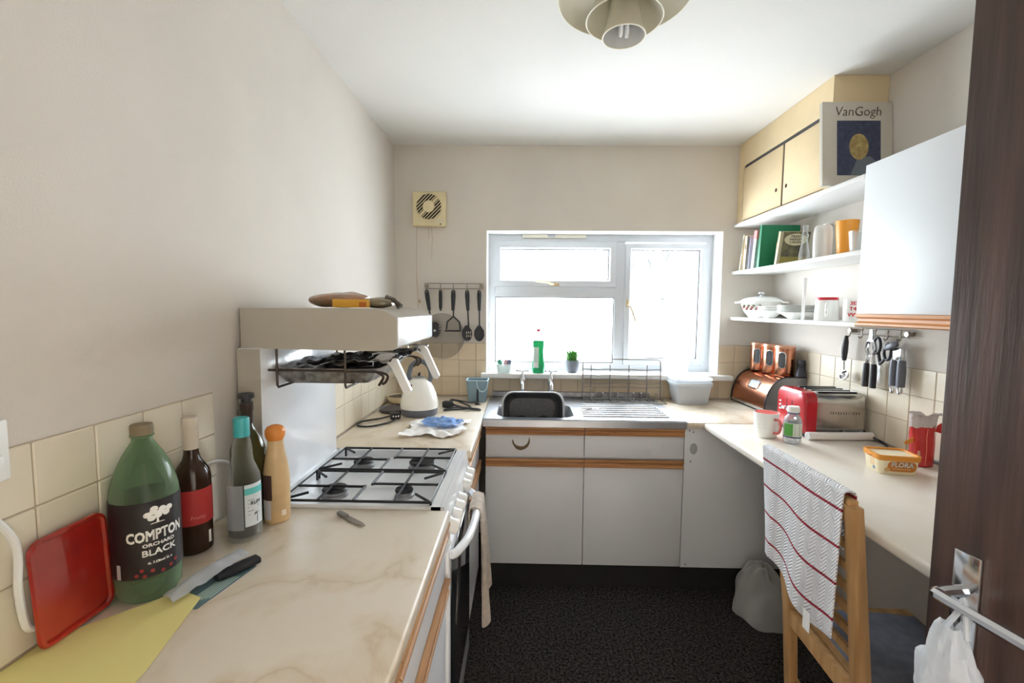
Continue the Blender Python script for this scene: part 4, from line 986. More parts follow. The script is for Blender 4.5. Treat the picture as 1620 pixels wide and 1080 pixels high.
# books on the middle shelf
BZ = 1.6975
def book(label, y, w, h, d, m, x=2.108, lean=0, spine=None, pages=True, rz=0):
    b = thing('book', label, 'book', (x, y, BZ), rz, 'books on the middle shelf')
    T = Matrix.Rotation(lean, 4, 'X')
    g = G().box(0, -w/2, 0, d, -w/2+.0018, h).box(0, w/2-.0018, 0, d, w/2, h).box(0, -w/2, 0, .002, w/2, h)
    part(b, 'cover', g.xf(T), m, 0)
    part(b, 'pages', G().box(.002, -w/2+.0018, .003, d-.003, w/2-.0018, h-.003).xf(T), mat('book_pages', (232, 224, 202), .85), 0)
    return b, T
b, T = book('thin white spined book at the window end of the shelf', 2.772, .013, .212, .15, mat('ivory_cover', (232, 226, 206), .6), lean=.20)
part(b, 'spine_mark', G().box(-.0006, -.003, .10, 0, .003, .19).xf(T), mat('grey_ink', (140, 134, 120), .7), 0)
b, T = book('pale buff spined book second from the window end', 2.718, .028, .197, .16, mat('buff_cover', (222, 200, 168), .6), lean=.10)
part(b, 'spine_mark', G().box(-.0006, -.005, .12, 0, .004, .15).xf(T), INK, 0)
b, T = book('narrow black spined book between the buff and grey books', 2.684, .012, .19, .15, mat('black_cover', (48, 44, 50), .5), lean=.08)
b, T = book('narrow cream and violet spined book beside the black book', 2.668, .009, .188, .15, mat('violet_cover', (190, 184, 200), .5), lean=.08)
b, T = book('grey book with a pink topped spine', 2.622, .032, .212, .165, mat('pale_grey_cover', (190, 198, 198), .5), lean=.14)
part(b, 'pink_band', G().box(-.0008, -.0163, .165, .17, .0163, .2125).xf(T), mat('pink_band', (228, 142, 136), .5), 0)
b, T = book('tall green hardback book with a small picture card against it', 2.562, .026, .232, .205, mat('green_cloth_cover', (26, 122, 84), .5), lean=.10)
cdp = single('picture_card', G().box(0, 0, 0, .10, .0015, .128).xf(Matrix.Rotation(.13, 4, 'X')), mat('cream_card', (230, 208, 158), .6, col2=(120, 80, 40), vscale=22), 'small cream picture card standing before the green hardback', 'card', (2.158, 2.485, BZ+.002), 0, smooth=0)
b, T = book('canal guide book with a sepia cover standing on the shelf', 2.405, .022, .172, .150, mat('sepia_cover', (190, 180, 146), .5), lean=.20, x=2.118)
cv = part(b, 'cover_print', G().box(.014, -.0118, .004, .148, -.011, .170).xf(T), mat('sepia_print', (128, 120, 84), .6, col2=(84, 80, 66), vscale=26), 0)
g = G().add([T @ Vector((.080+.058*math.cos(q), -.0122, .132+.030*math.sin(q))) for q in [2*PI*i/24 for i in range(24)]], [tuple(range(24))])
ov = part(b, 'title_panel', g, mat('cream_title', (214, 206, 172), .6), 0)
for s_, z_ in (('TRENT', .147), ('MERSEY', .132), ('CANAL', .118)):
    text(ov, s_, .0165, INK, lambda u, v, z_=z_: T @ Vector((.080+u, -.0127, z_+v)), .0003, sx=1.15)
part(b, 'lower_band', G().box(.014, -.0121, .004, .148, -.0117, .045).xf(T), mat('olive_band', (150, 138, 72), .6), 0)
# glasses on the middle shelf
CLG = glassy('clear_shelf_glass', (246, 247, 246), .10, .05, .4)
single('glass_cruet', G().lathe([(.016, 0), (.022, .004), (.023, .03), (.019, .06), (.014, .09), (.012, .105), (.015, .115), (.015, .125), (.012, .13), (.011, .16), (.013, .168), (.001, .172)], 8), CLG, 'slim faceted glass cruet beside the canal guide book', 'bottle', (2.15, 2.215, BZ), smooth=15)
gl = thing('pint_glass', 'tall lettered clear beer glass at the back of the middle shelf', 'glass', (2.225, 2.13, BZ))
part(gl, 'glass_wall', G().lathe([(.028, 0), (.030, .004), (.041, .165), (.0395, .165), (.028, .008), (.001, .008)], 26), CLG)
text(gl, 'LIGHT \u2022 BEER', .0125, INK, on_cyl(.0408, facing(2.225, 2.13), .150), .0002, sx=1.1)
gl = thing('smoked_tumbler', 'frosted grey beaker between the cruet and orange beaker', 'cup', (2.15, 2.085, BZ))
part(gl, 'cup_wall', G().lathe([(.033, 0), (.035, .004), (.037, .03), (.037, .115), (.033, .140), (.029, .145), (.027, .143)], 26), glassy('frosted_grey_plastic', (236, 234, 230), .5, .3, .3, .3))
gl = thing('orange_beaker', 'orange plastic beaker on the middle shelf', 'cup', (2.185, 1.985, BZ))
part(gl, 'beaker_wall', G().lathe([(.030, 0), (.032, .003), (.043, .148), (.041, .148), (.030, .006), (.001, .006)], 28), mat('orange_plastic', (240, 158, 48), .35))
gl = thing('glass_tumbler', 'short clear tumbler in front of the orange beaker', 'glass', (2.17, 1.885, BZ))
part(gl, 'glass_wall', G().lathe([(.030, 0), (.033, .004), (.040, .09), (.0385, .09), (.031, .010), (.001, .010)], 10), CLG)
# crockery on the lowest shelf
CZ = 1.4185
cs = thing('casserole_dish', 'white casserole dish with lid and a printed flower band', 'casserole', (2.212, 2.70, CZ)); cs.scale = (1.1, 1.1, 1.15)
part(cs, 'dish', G().lathe([(.055, 0), (.060, .003), (.085, .035), (.098, .07), (.100, .078), (.108, .080), (.108, .084), (.098, .084)], 34), CERAMIC)
g = G()
for sg in (-1, 1): g.prism([(sg*.10, -.03), (sg*.128, -.022), (sg*.132, 0), (sg*.128, .022), (sg*.10, .03)], 'z', .074, .082)
part(cs, 'lug_handle', g.xf(Matrix.Rotation(2.4, 4, 'Z')), CERAMIC)
ld = part(cs, 'lid', G().lathe([(.103, .084), (.099, .091), (.075, .102), (.04, .109), (.001, .111)], 34), mat('opal_glass_lid', (232, 234, 230), .12, coat=.5))
part(ld, 'lid_knob', G().lathe([(.010, .108), (.009, .115), (.018, .122), (.016, .130), (.001, .132)], 18), CHROME)
fa = facing(2.205, 2.69); g = G(); g2 = G(); g3 = G()
for k in range(11):
    a = fa-1.05+.10*k; z = .052+.010*math.sin(k*2.1); rr = .0945+(z-.052)*.55
    tgt = (g, g2, g3)[k % 3]; tgt.sphere((rr*math.cos(a), rr*math.sin(a), z), .0075, 8, 5, 1, 1, .8)
part(cs, 'rose_print', g, mat('dusky_rose', (176, 92, 92), .5)); part(cs, 'leaf_print', g2, mat('sage_leaf', (120, 126, 96), .5)); part(cs, 'brown_print', g3, mat('brown_flower', (126, 92, 78), .5))
for k in range(3):
    single('bowl', G().lathe([(.026, 0), (.028, .003), (.050, .025), (.064, .042), (.062, .043), (.048, .027), (.026, .006), (.001, .005)], 28), CERAMIC, ['white bowl at the bottom of the bowl stack', 'white bowl in the middle of the bowl stack', 'white bowl on top of the bowl stack'][k], 'bowl', (2.175, 2.535, CZ+k*.012), 0, 'stacked white bowls')
for k in range(6):
    q = single('plate', G().lathe([(.05, 0), (.055, .002), (.072, .010), (.096, .017), (.096, .0185), (.072, .0125), (.05, .005), (.001, .005)] if k else [(.045, 0), (.05, .003), (.075, .022), (.096, .034), (.096, .036), (.072, .024), (.045, .007), (.001, .007)], 34), CERAMIC,
        ['deep white plate at the bottom of the plate stack', 'white plate second from the bottom of the stack', 'white plate third from the bottom of the stack', 'white plate fourth from the bottom of the stack', 'white plate second from the top of the stack', 'white plate on top of the plate stack'][k], 'plate', (2.215, 2.315, CZ+(0 if not k else .018+.0068*k)), 0, 'stacked white plates'); q.scale = (1.15, 1.15, 1)
single('white_spatula', G().prism([(-.007, 0), (.007, 0), (.006, .10), (.012, .19), (.014, .195), (-.010, .196), (-.006, .10)], 'y', -.004, .004), SHELFW, 'slim white plastic strip standing between the plates and mug', 'strip', (2.12, 2.150, CZ), .4)
mg = thing('mug', 'white mug with a red band standing upside down beside the plates', 'mug', (2.165, 2.055, CZ))
part(mg, 'mug_wall', G().lathe([(.046, 0), (.047, .003), (.044, .09), (.043, .094)], 30), CERAMIC)
part(mg, 'band', G().lathe([(.0435, .088), (.0438, .090), (.0433, .102), (.040, .104), (.001, .103)], 30), mat('red_band', (200, 30, 48), .35), label='red band')
fa = facing(2.165, 2.055)
part(mg, 'handle', G().tube(smoothpath([(.043*math.cos(fa), .043*math.sin(fa), .075), (.068*math.cos(fa), .068*math.sin(fa), .07), (.070*math.cos(fa), .070*math.sin(fa), .035), (.045*math.cos(fa), .045*math.sin(fa), .02)], 5), .006, 8), CERAMIC)
mg = thing('mug', 'white mug with red lettering next to the wall cabinet', 'mug', (2.15, 1.862, CZ))
part(mg, 'mug_wall', G().lathe([(.036, 0), (.039, .004), (.040, .092), (.037, .092), (.036, .008), (.001, .008)], 30), CERAMIC)
fa = facing(2.15, 1.862)
for s_, z_ in (('3E', .074), ('T4', .052), ('VW', .028)):
    text(mg, s_, .021, mat('red_print', (206, 44, 56), .5), on_cyl(.0402, fa-.15, z_), .0006)

# ================================================================ RIGHT WORKTOP ITEMS
# roll-top bread bin
bb = thing('bread_bin', 'copper roll top bread bin with black edges in the corner', 'bread bin', (2.115, 2.62, .9082), .02)
L2 = .195; hb = .19; dep = .218
prof_o = [(0, .012)] + [(.115-.115*math.cos(a)*1.0, .012+(hb-.012)*math.sin(a)) for a in [PI/2*i/12 for i in range(13)]][1:] + [(dep, hb), (dep, .0), (0, 0)]
roll = [(.115-.115*math.cos(a), .018+(hb-.018)*math.sin(a)) for a in [PI/2*i/14 for i in range(15)]]
inner = [(.115-.109*math.cos(a), .018+(hb-.024)*math.sin(a)) for a in [PI/2*i/14 for i in range(14, -1, -1)]]
part(bb, 'roll_front', G().prism(roll+inner, 'y', -L2+.012, L2-.012), COPPER)
part(bb, 'top', G().prism([(.113, hb-.004), (.113, hb+.001), (dep, hb+.001), (dep, 0), (dep-.004, 0), (dep-.004, hb-.004)], 'y', -L2+.012, L2-.012), COPPER)
part(bb, 'floor', G().box(0, -L2+.01, 0, dep, L2-.01, .012), BLKP, 0)
for sg in (-1, 1):
    p_ = [(x, z) for x, z in prof_o]
    a_, b_ = sorted((sg*(L2-.012), sg*(L2-.006)))
    part(bb, 'end_panel', G().prism(p_, 'y', a_, b_), mat('grey_bin_end', (142, 142, 146), .35, .8))
    part(bb, 'edge_trim', G().tube([(x, sg*(L2-.012), z) for x, z in prof_o], .0055, 6, True), BLACK)
part(bb, 'front_lip', G().box(-.002, -L2+.012, .004, .004, L2-.012, .020), CHROME, 0)
wfn = lambda a, y: (.115-.1165*math.cos(a), y, .018+(hb-.0165)*math.sin(a))
g = G(); pts = [wfn(.72+.17*p, -.02+.05*q) for p, q in rrect(-1, -1, 1, 1, .5, 5)]
c0 = wfn(.72, -.02); g.add(pts+[c0], [(i, (i+1) % len(pts), len(pts)) for i in range(len(pts))])
wv = part(bb, 'window', g, mat('window_grey', (168, 172, 182), .15, coat=.5), label='small grey viewing window')
part(wv, 'window_rim', G().tube(pts, .0045, 6, True), CHROME)
# copper canisters standing on the bin
def canister(label, x, y):
    t = thing('canister', label, 'canister', (x, y, .9082+hb+.0062), facing(x, y)+PI/2-.25, 'copper canisters on the bread bin')
    part(t, 'body', G().lathe([(.049, 0), (.050, .002), (.050, .148), (.049, .150)], 32), COPPER)
    part(t, 'lid', G().lathe([(.052, .148), (.0525, .151), (.0525, .160), (.050, .164), (.001, .165)], 32), mat('copper_lid', (214, 164, 138), .3, .9))
    f_ = lambda u, v: ((.0508)*math.cos(-PI/2+u/.05), (.0508)*math.sin(-PI/2+u/.05), .085+v)
    pts = [f_(a, b) for a, b in rrect(-.017, -.044, .017, .044, .0165, 6)]
    cc = f_(0, 0); g = G().add(pts+[cc, f_(0, .03), f_(0, -.03)], [(i, (i+1) % len(pts), len(pts)) for i in range(len(pts))])
    w = part(t, 'window', g, mat('dark_canister_window', (92, 94, 100), .12, coat=.5), label='dark oval window')
    part(w, 'window_rim', G().tube(pts, .003, 6, True), CHROME)
canister('copper canister farthest along, half hidden behind its neighbour', 2.240, 2.745)
canister('copper canister in the middle of the three on the bread bin', 2.255, 2.634)
canister('copper canister beside the black pepper mill', 2.262, 2.520)
single('pepper_mill', G().lathe([(.026, 0), (.028, .004), (.022, .03), (.015, .05), (.014, .055), (.018, .062), (.019, .085), (.016, .091), (.001, .092)], 22), mat('navy_black_mill', (42, 46, 58), .3), 'small black pepper mill standing on the bread bin by the wall', 'pepper mill', (2.312, 2.449, .9082+hb+.0062))
# toaster
ts = thing('toaster', 'red and chrome four slice toaster on the breakfast worktop', 'toaster', (2.055, 2.105, Z9), -.02)
w2 = .112
def tprof(s_=1, zt=.198, z0=.018): return [(-w2*s_, z0), (-w2*s_, zt-.045)] + arc(-w2*s_+.04, zt-.04, .04, PI, PI/2, 6)[1:] + arc(w2*s_-.04, zt-.04, .04, PI/2, 0, 6) + [(w2*s_, z0)]
part(ts, 'body', G().prism(tprof(.985), 'x', .05, .262), mat('polished_toaster_steel', (190, 188, 184), .16, 1, var=.06))
part(ts, 'red_front', G().prism(tprof(1.0, .200), 'x', .012, .056), RED, label='glossy red front')
part(ts, 'red_face', loft([[(.012, y, z) for y, z in tprof(1.0, .200)], [(.004, y*.97, .018+(z-.018)*.97) for y, z in tprof(1.0, .200)], [(.0, y*.90, .024+(z-.024)*.92) for y, z in tprof(1.0, .200)]], False, True), RED)
part(ts, 'base', G().rbox(.006, -w2+.004, 0, 0.26, w2-.004, .020, .004), BLKP)
for y in (-.075, -.028, .02, .067):
    part(ts, 'slot', G().rbox(.075, y-.009, .1975, .245, y+.009, .2005, .001), BLACK)
for y in (-.018, .026):
    part(ts, 'lever_slot', G().box(-.0006, y-.002, .095, .001, y+.002, .150), BLACK, 0)
    part(ts, 'lever', G().rbox(-.022, y-.014, .098, 0, y+.014, .112, .005), CHROME)
for y in (-.07, .075):
    for z in (.128, .110, .092): part(ts, 'button', G().rbox(-.004, y-.008, z-.004, .001, y+.008, z+.004, .002), WHITEP)
dl_ = part(ts, 'dial', G().lathe([(.023, 0), (.023, .006), (.016, .010), (.014, .022), (.001, .023)], 24).xf(Matrix.Translation((0, -.06, .055)) @ Matrix.Rotation(-PI/2, 4, 'Y')), CHROME, label='chrome browning dial')
part(dl_, 'dial_ring', G().tube([(-.001, -.06+.026*math.cos(a), .055+.026*math.sin(a)) for a in [2*PI*i/24 for i in range(24)]], .003, 6, True), GREYP)
g = G()
for k in range(12): g.box(.115+k*.011, -w2*.985-.0006, .105, .119+k*.011, -w2*.985+.001, .116)
part(ts, 'vent_slots', g, mat('vent_dark', (120, 116, 112), .5), 0)
# mug, small bottle
mx, my = 1.895, 2.005
mg = thing('mug', 'white printed mug with a red inside in front of the bread bin', 'mug', (mx, my, Z9))
part(mg, 'mug_wall', G().lathe([(.040, 0), (.043, .003), (.048, .04), (.051, .110), (.048, .110)], 30, top=False), CERAMIC)
part(mg, 'lining', G().lathe([(.0485, .109), (.045, .04), (.036, .008), (.001, .007)], 30), mat('red_glaze', (206, 66, 76), .3), label='red glazed inside')
fa = facing(mx, my)
g = G().tube(smoothpath([(.048*math.cos(a), .048*math.sin(a), z) if False else (r_*math.cos(fa+.75), r_*math.sin(fa+.75), z) for r_, z in ((.047, .085), (.074, .086), (.080, .06), (.070, .032), (.044, .025))], 5), .006, 8)
part(mg, 'handle', g, mat('pink_red_handle', (214, 110, 108), .35))
g = G()
for k in range(4):
    f_ = on_cyl(.0492, fa-.2, .045+.016*k)
    g.add([f_(-.018, 0), f_(.012-.004*(k % 2), 0), f_(.012-.004*(k % 2), .0012), f_(-.018, .0012)], [(0,1,2,3)])
part(mg, 'print_line', g, mat('pale_grey_line', (176, 176, 180), .6), 0)
vx, vy = 1.957, 1.912
vb = thing('vitamin_bottle', 'small clear bottle with a green label and white cap beside the mug', 'bottle', (vx, vy, Z9))
part(vb, 'bottle_body', G().lathe([(.030, 0), (.034, .004), (.034, .095), (.030, .108), (.022, .118), (.019, .124), (.019, .135)], 28), glassy('clear_vitamin_plastic', (228, 232, 234), .2, .05, .4))
part(vb, 'cap', G().lathe([(.022, .130), (.0235, .134), (.0235, .152), (.021, .156), (.001, .157)], 24), WHITEP)
part(vb, 'cap_ring', G().lathe([(.0225, .127), (.0232, .127), (.0232, .132), (.0225, .132)], 24), mat('navy_ring', (64, 72, 120), .4))
fa = facing(vx, vy)
lb = part(vb, 'label', patch(.0343, .028, .088, 0, 2*PI-.001, 36), mat('pale_label', (216, 222, 214), .6))
part(lb, 'green_panel', patch(.0349, .034, .086, fa-1.0, fa+.05, 10), mat('green_print', (84, 158, 66), .6))
g = G()
for k in range(6):
    f_ = on_cyl(.0351, fa+.5, .040+.008*k); g.add([f_(-.010, 0), f_(.012, 0), f_(.012, .003), f_(-.010, .003)], [(0,1,2,3)])
part(lb, 'text_lines', g, mat('green_grey_print', (120, 150, 110), .6), 0)
part(lb, 'blue_band', patch(.0350, .026, .032, fa-1.2, fa+1.2, 12), mat('navy_print', (70, 80, 110), .6))
# white roll of paper, phone-like grey flap, cables
single('paper_roll', G().lathe([(.014, 0), (.017, 0), (.017, .285), (.014, .285), (.014, 0)], 22).xf(Matrix.Rotation(PI/2, 4, 'Y')), PAPER, 'white paper roll lying in front of the toaster', 'paper roll', (2.048, 1.955, Z9+.0175), .03)
single('grey_scoop', G().lathe([(.001, 0), (.03, .004), (.036, .02), (.034, .022), (.026, .008), (.001, .004)], 22, (0,0,0), 1.2, .8).xf(Matrix.Rotation(.35, 4, 'X')), mat('pale_grey_plastic', (176, 174, 172), .5), 'pale grey plastic scoop resting behind the paper roll', 'scoop', (2.262, 1.985, Z9+.012))
single('black_flex', G().tube(smoothpath([(2.325, 2.03, .935), (2.328, 1.96, .918), (2.322, 1.88, .909), (2.29, 1.82, .906), (2.27, 1.77, .906), (2.30, 1.74, .906), (2.325, 1.70, .907), (2.33, 1.60, .915), (2.333, 1.45, .918)], 6), .0042, 7), BLKP, 'black toaster flex trailing along the wall behind the paper roll', 'cable')
single('crumpled_wrapper', G().sheet(lambda u, v: (2.21+.10*u, 1.77+.07*v+.02*u, Z9+.004+.008*abs(noise.noise(Vector((u*5, v*5, 3))))), 14, 10, .0005), glassy('grey_film', (190, 190, 186), .4, .2, .3, .3), 'flat clear wrapper lying beyond the margarine tub', 'wrapper', smooth=45)
# margarine tub
fl = thing('margarine_tub', 'cream margarine tub with an orange lid on the breakfast worktop', 'tub', (2.108, 1.585, Z9), -.18)
hw, hd2, hh = .064, .052, .066
part(fl, 'tub', loft([rr3(hw*.86, hd2*.84, 0, .014), rr3(hw*.9, hd2*.88, .004, .015), rr3(hw, hd2, hh-.004, .016)]), mat('cream_tub_plastic', (240, 228, 196), .4))
ORL = mat('orange_lid', (226, 150, 52), .4)
part(fl, 'lid', loft([rr3(hw*1.03, hd2*1.04, hh-.016, .018), rr3(hw*1.05, hd2*1.06, hh-.002, .018), rr3(hw*1.04, hd2*1.05, hh+.002, .018), rr3(hw*.93, hd2*.92, hh+.002, .015), rr3(hw*.90, hd2*.88, hh-.006, .014)]), ORL, label='orange lid')
part(fl, 'foil_top', G().prism([(x, y) for x, y in rrect(-hw*.82, -hd2*.76, hw*.82, hd2*.76, .012, 4)], 'z', hh-.0058, hh-.005), mat('cream_foil', (236, 226, 206), .5), 0)
part(fl, 'pull_tab', G().prism([(-hw*1.04, -.012), (-hw*1.17, -.006), (-hw*1.17, .006), (-hw*1.04, .012)], 'z', hh-.012, hh-.008), ORL)
def front(u, v, o=.0006):
    z = .030+v; t = z/hh; return (u, -hd2*(.87+.13*t)-o, z)
lg = part(fl, 'logo', G().add([front(a, b) for a, b in rrect(-.036, -.018, .050, .018, .014, 5)], [tuple(range(24))]), mat('burnt_orange_print', (198, 122, 44), .5), 0, label='burnt orange logo patch')
text(lg, 'FLORA', .024, WHITEINK, lambda u, v: front(u+.008, v+.006, .0014), .0008, sx=.9)
g = G().add([front(a, b, .0016) for a, b in ((-.02, -.0095), (.034, -.0095), (.034, -.0075), (-.02, -.0075))], [(0,1,2,3)])
part(lg, 'small_print', g, mat('pale_orange_print', (240, 206, 150), .5), 0)
part(lg, 'nut_mark', G().add([front(-.037+.008*math.cos(q), -.012+.008*math.sin(q), .0015) for q in [2*PI*i/16 for i in range(16)]], [tuple(range(16))]), mat('tan_print', (222, 180, 120), .5), 0)
def side(u, v): 
    z = .03+v; t = z/hh; return (-hw*(.89+.11*t)-.0006, u, z)
g = G()
for k in range(4): g.add([side(-.020, .020-.008*k), side(.006, .020-.008*k), side(.006, .017-.008*k), side(-.020, .017-.008*k)], [(0,1,2,3)])
part(fl, 'side_print', g, mat('orange_line_print', (222, 160, 80), .5), 0)
part(fl, 'blue_square', G().add([side(-.022, -.022), side(-.008, -.022), side(-.008, -.010), side(-.022, -.010)], [(0,1,2,3)]), mat('blue_grey_print', (120, 140, 170), .5), 0)
# red packet with folded silver top
rp = thing('red_packet', 'red foil packet with a torn silver lined top by the wall', 'packet', (2.268, 1.648, Z9))
rings = []
for k, (z, w_, d_, ox) in enumerate(((0, .034, .026, 0), (.004, .037, .030, 0), (.04, .038, .031, .0), (.08, .040, .030, .0), (.115, .042, .027, -.002), (.140, .043, .024, -.004), (.150, .044, .022, -.004))):
    ring = []
    for i in range(26):
        a = 2*PI*i/26; nn = 1+.10*noise.noise(Vector((math.cos(a)*2, math.sin(a)*2, z*26)))
        ring.append((ox+w_*math.cos(a)*nn, d_*math.sin(a)*nn, z))
    rings.append(ring)
part(rp, 'pouch', loft(rings, True, False), mat('red_foil', (204, 34, 40), .28, coat=.5, bump=.15, bscale=30), 50)
part(rp, 'seam', G().tube([(-.012, -.0315, .01), (-.011, -.0325, .06), (-.012, -.030, .11), (-.006, -.026, .142)], .0016, 5), mat('pink_seam', (236, 130, 120), .5))
def topfn(u, v):
    a = PI*(1.0+1.05*u)-.2; r_ = .043+.010*v
    return (-.006+r_*math.cos(a)*(1+.12*noise.noise(Vector((u*7, v*3, 1)))), .026*math.sin(a)-.012*v+.006*noise.noise(Vector((u*9, v*5, 4))), .145+.052*math.sin(v*PI*.6)+.016*noise.noise(Vector((u*6, v*4, 8))))
part(rp, 'silver_lining', G().sheet(topfn, 22, 10, .0006), mat('dull_silver_lining', (206, 198, 200), .35, .3), 50, label='dull silver lining')
part(rp, 'flap', G().prism([(.034, .128), (.068, .118), (.074, .136), (.052, .160), (.040, .150)], 'y', -.012, -.010), mat('red_flap', (206, 44, 44), .35))
part(rp, 'orange_corner', G().prism([(-.040, .105), (-.072, .088), (-.066, .078), (-.040, .085)], 'y', -.008, -.006), mat('orange_corner', (232, 156, 62), .4))
part(rp, 'printed_mark', G().box(.014, -.0310, .118, .020, -.0295, .132), WHITEINK, 0)
part(rp, 'pale_corner', G().box(-.034, -.0240, .030, -.018, -.0225, .060), mat('pale_pink_print', (232, 180, 160), .5), 0)

# ================================================================ TOOL RAIL, RIGHT WALL
rx = W-.022
rl = thing('utensil_rail', 'chrome wire tool rail under the wall cabinet', 'rail')
part(rl, 'rail_wire', G().tube([(rx, 1.80, 1.385), (rx, 2.125, 1.385), (rx, 2.125, 1.358), (rx, 1.80, 1.358)], .0022, 6, True), DULLST)
for y in (2.115, 2.04, 1.965, 1.90, 1.835):
    part(rl, 'hook', G().tube(smoothpath([(rx, y, 1.385), (rx-.005, y, 1.372), (rx-.005, y, 1.350), (rx-.014, y, 1.342), (rx-.020, y, 1.350)], 4), .0026, 6), DULLST)
for y in (2.118, 1.808): part(rl, 'wall_bracket', G().cyl((W, y, 1.372), (rx-.006, y, 1.372), .010, n=12), DULLST)
tx = W-.042
def tool(name, label, y, z=1.348): return thing(name, label, 'utensil', (tx, y, z), 0, 'tools on the rail under the wall cabinet')
t = tool('melon_scoop', 'small steel scoop with a black and white grip hanging on the rail', 2.112)
part(t, 'grip', G().tube([(0, .002, 0), (0, .004, -.03), (0, .008, -.075), (0, .008, -.115)], [.007, .012, .013, .009], 12), BLKP)
part(t, 'grip_inlay', G().tube([(-.008, .010, -.02), (-.009, .014, -.06), (-.007, .014, -.10)], [.003, .008, .004], 8), WHITEP)
part(t, 'stem', G().cyl((0, .008, -.11), (0, .004, -.16), .0035, n=8), CHROME)
part(t, 'scoop_bowl', G().lathe([(.001, -.024), (.012, -.021), (.021, -.012), (.024, 0), (.0225, 0), (.019, -.010), (.001, -.020)], 20).xf(Matrix.Translation((-.006, 0, -.182)) @ Matrix.Rotation(-1.1, 4, 'Y')), CHROME)
t = tool('nut_cracker', 'chrome nutcracker with two black grips hanging on the rail', 1.962, 1.372)
part(t, 'head', G().prism([(-.006, .012), (.006, .012), (.010, -.03), (.020, -.04), (-.020, -.04), (-.010, -.03)], 'x', -.006, .004), CHROME)
for sg in (-1, 1):
    part(t, 'arm', G().tube(smoothpath([(0, sg*.012, -.036), (0, sg*.024, -.07), (0, sg*.014, -.10), (0, sg*.020, -.14)], 5), .007, 8), CHROME)
    part(t, 'grip', G().tube([(0, sg*.020, -.135), (0, sg*.021, -.18), (0, sg*.021, -.238)], [.011, .0125, .012], 10), BLKP)
t = tool('scissors', 'black handled kitchen scissors hanging on the rail', 1.897)
for sg in (-1, 1):
    ring = [(0, .012+sg*.022+.018*math.cos(a)+(0 if sg > 0 else -.012)*1, -.030-(0 if sg > 0 else .022)+.034*math.sin(a)) for a in [2*PI*i/20 for i in range(20)]]
    part(t, 'finger_loop', G().tube(ring, .0055, 7, True), BLKP)
    part(t, 'shank', G().tube([(sg*.002, .012+sg*.016+(0 if sg > 0 else -.010), -.06-(0 if sg > 0 else .022)), (sg*.002, .014, -.108)], .006, 7), BLKP)
    part(t, 'blade', G().prism([(.008+sg*.004, -.10), (.022+sg*.004, -.10), (.018-sg*.004, -.15), (.014-sg*.002, -.196), (.010-sg*.002, -.15)], 'x', sg*.001-.0012, sg*.001+.0012), CHROME, 0)
part(t, 'pivot', G().cyl((-.006, .015, -.110), (.006, .015, -.110), .006, n=12), CHROME)
t = tool('can_opener', 'grey handled can opener hanging beside the scissors', 1.820)
part(t, 'turn_key', loft([[(x*w+ox, y*w, z) for x, y in rrect(-.010, -.012, .010, .012, .006, 3)] for z, w, ox in ((0, .4, 0), (.008, .9, 0), (.035, 1.05, 0), (.062, .7, 0), (.068, .3, 0))]).xf(Matrix.Translation((-.016, -.02, -.008)) @ Matrix.Rotation(-1.15, 4, 'X').inverted() @ Matrix.Translation((0, 0, -.01)) @ Matrix.Rotation(PI, 4, 'X').inverted().inverted()), GREYP)
part(t, 'head', G().rbox(-.007, -.024, -.085, .007, .024, -.03, .005), CHROME)
for sg in (-1, 1):
    part(t, 'grip', G().tube([(0, sg*.017, -.08), (0, sg*.018, -.12), (0, sg*.018, -.185)], [.013, .0155, .0145], 12), GREYP)
    part(t, 'end_loop', G().tube(smoothpath([(0, sg*.018-.008, -.183), (0, sg*.018-.009, -.203), (0, sg*.018, -.214), (0, sg*.018+.009, -.203), (0, sg*.018+.008, -.183)], 4), .004, 6), CHROME)

# ================================================================ CHAIR, TOWEL, BAG
ch = thing('dining_chair', 'beech slat back chair tucked under the breakfast worktop', 'chair', (1.70, 1.30, 0))
# world-space points, moved into the chair's own space
def wp(*p): return (p[0]-1.70, p[1]-1.30, p[2])
def post(bot, mid, top, w=.036, d=.026):
    g = G()
    for a, b in ((bot, mid), (mid, top)):
        pass
    rings = []
    for p, s_ in ((bot, .9), (mid, 1.1), (top, 1.0)):
        p = wp(*p); rings.append([(p[0]+x*s_, p[1]+y*s_, p[2]) for x, y in rrect(-d/2, -w/2, d/2, w/2, .006, 2)])
    return loft(rings)
NB, NM, NT = (1.735, 1.118, 0), (1.702, 1.136, .46), (1.668, 1.158, .955)
FB, FM, FT = (1.758, 1.498, 0), (1.724, 1.488, .46), (1.676, 1.522, .955)
part(ch, 'leg', post(NB, NM, NT, .040, .030), PINE); part(ch, 'leg', post(FB, FM, FT, .040, .030), PINE)
def lerp(a, b, t): return tuple(x+(y-x)*t for x, y in zip(a, b))
rail = lambda t: (lerp(NM, NT, t), lerp(FM, FT, t))
a, b = rail(.965); part(ch, 'top_rail', G().bar(wp(*a), wp(*b), .020, .062), PINE)
for k in range(6):
    a, b = rail(.16+.12*k); part(ch, 'back_slat', G().bar(wp(*a), wp(*b), .012, .022), PINE)
part(ch, 'seat_rail', G().bar(wp(1.702, 1.136, .43), wp(1.724, 1.488, .43), .022, .05), PINE)
FL1, FL2 = (2.06, 1.10), (2.095, 1.475)
for (x, y) in (FL1, FL2): part(ch, 'leg', G().rbox(*wp(x-.017, y-.017, 0), *wp(x+.017, y+.017, .44), .004), PINE)
part(ch, 'seat_rail', G().bar(wp(1.71, 1.13, .42), wp(*FL1, .42), .02, .045), PINE); part(ch, 'seat_rail', G().bar(wp(1.74, 1.48, .42), wp(*FL2, .42), .02, .045), PINE)
part(ch, 'stretcher', G().bar(wp(1.728, 1.122, .18), wp(1.756, 1.494, .18), .018, .03), PINE)
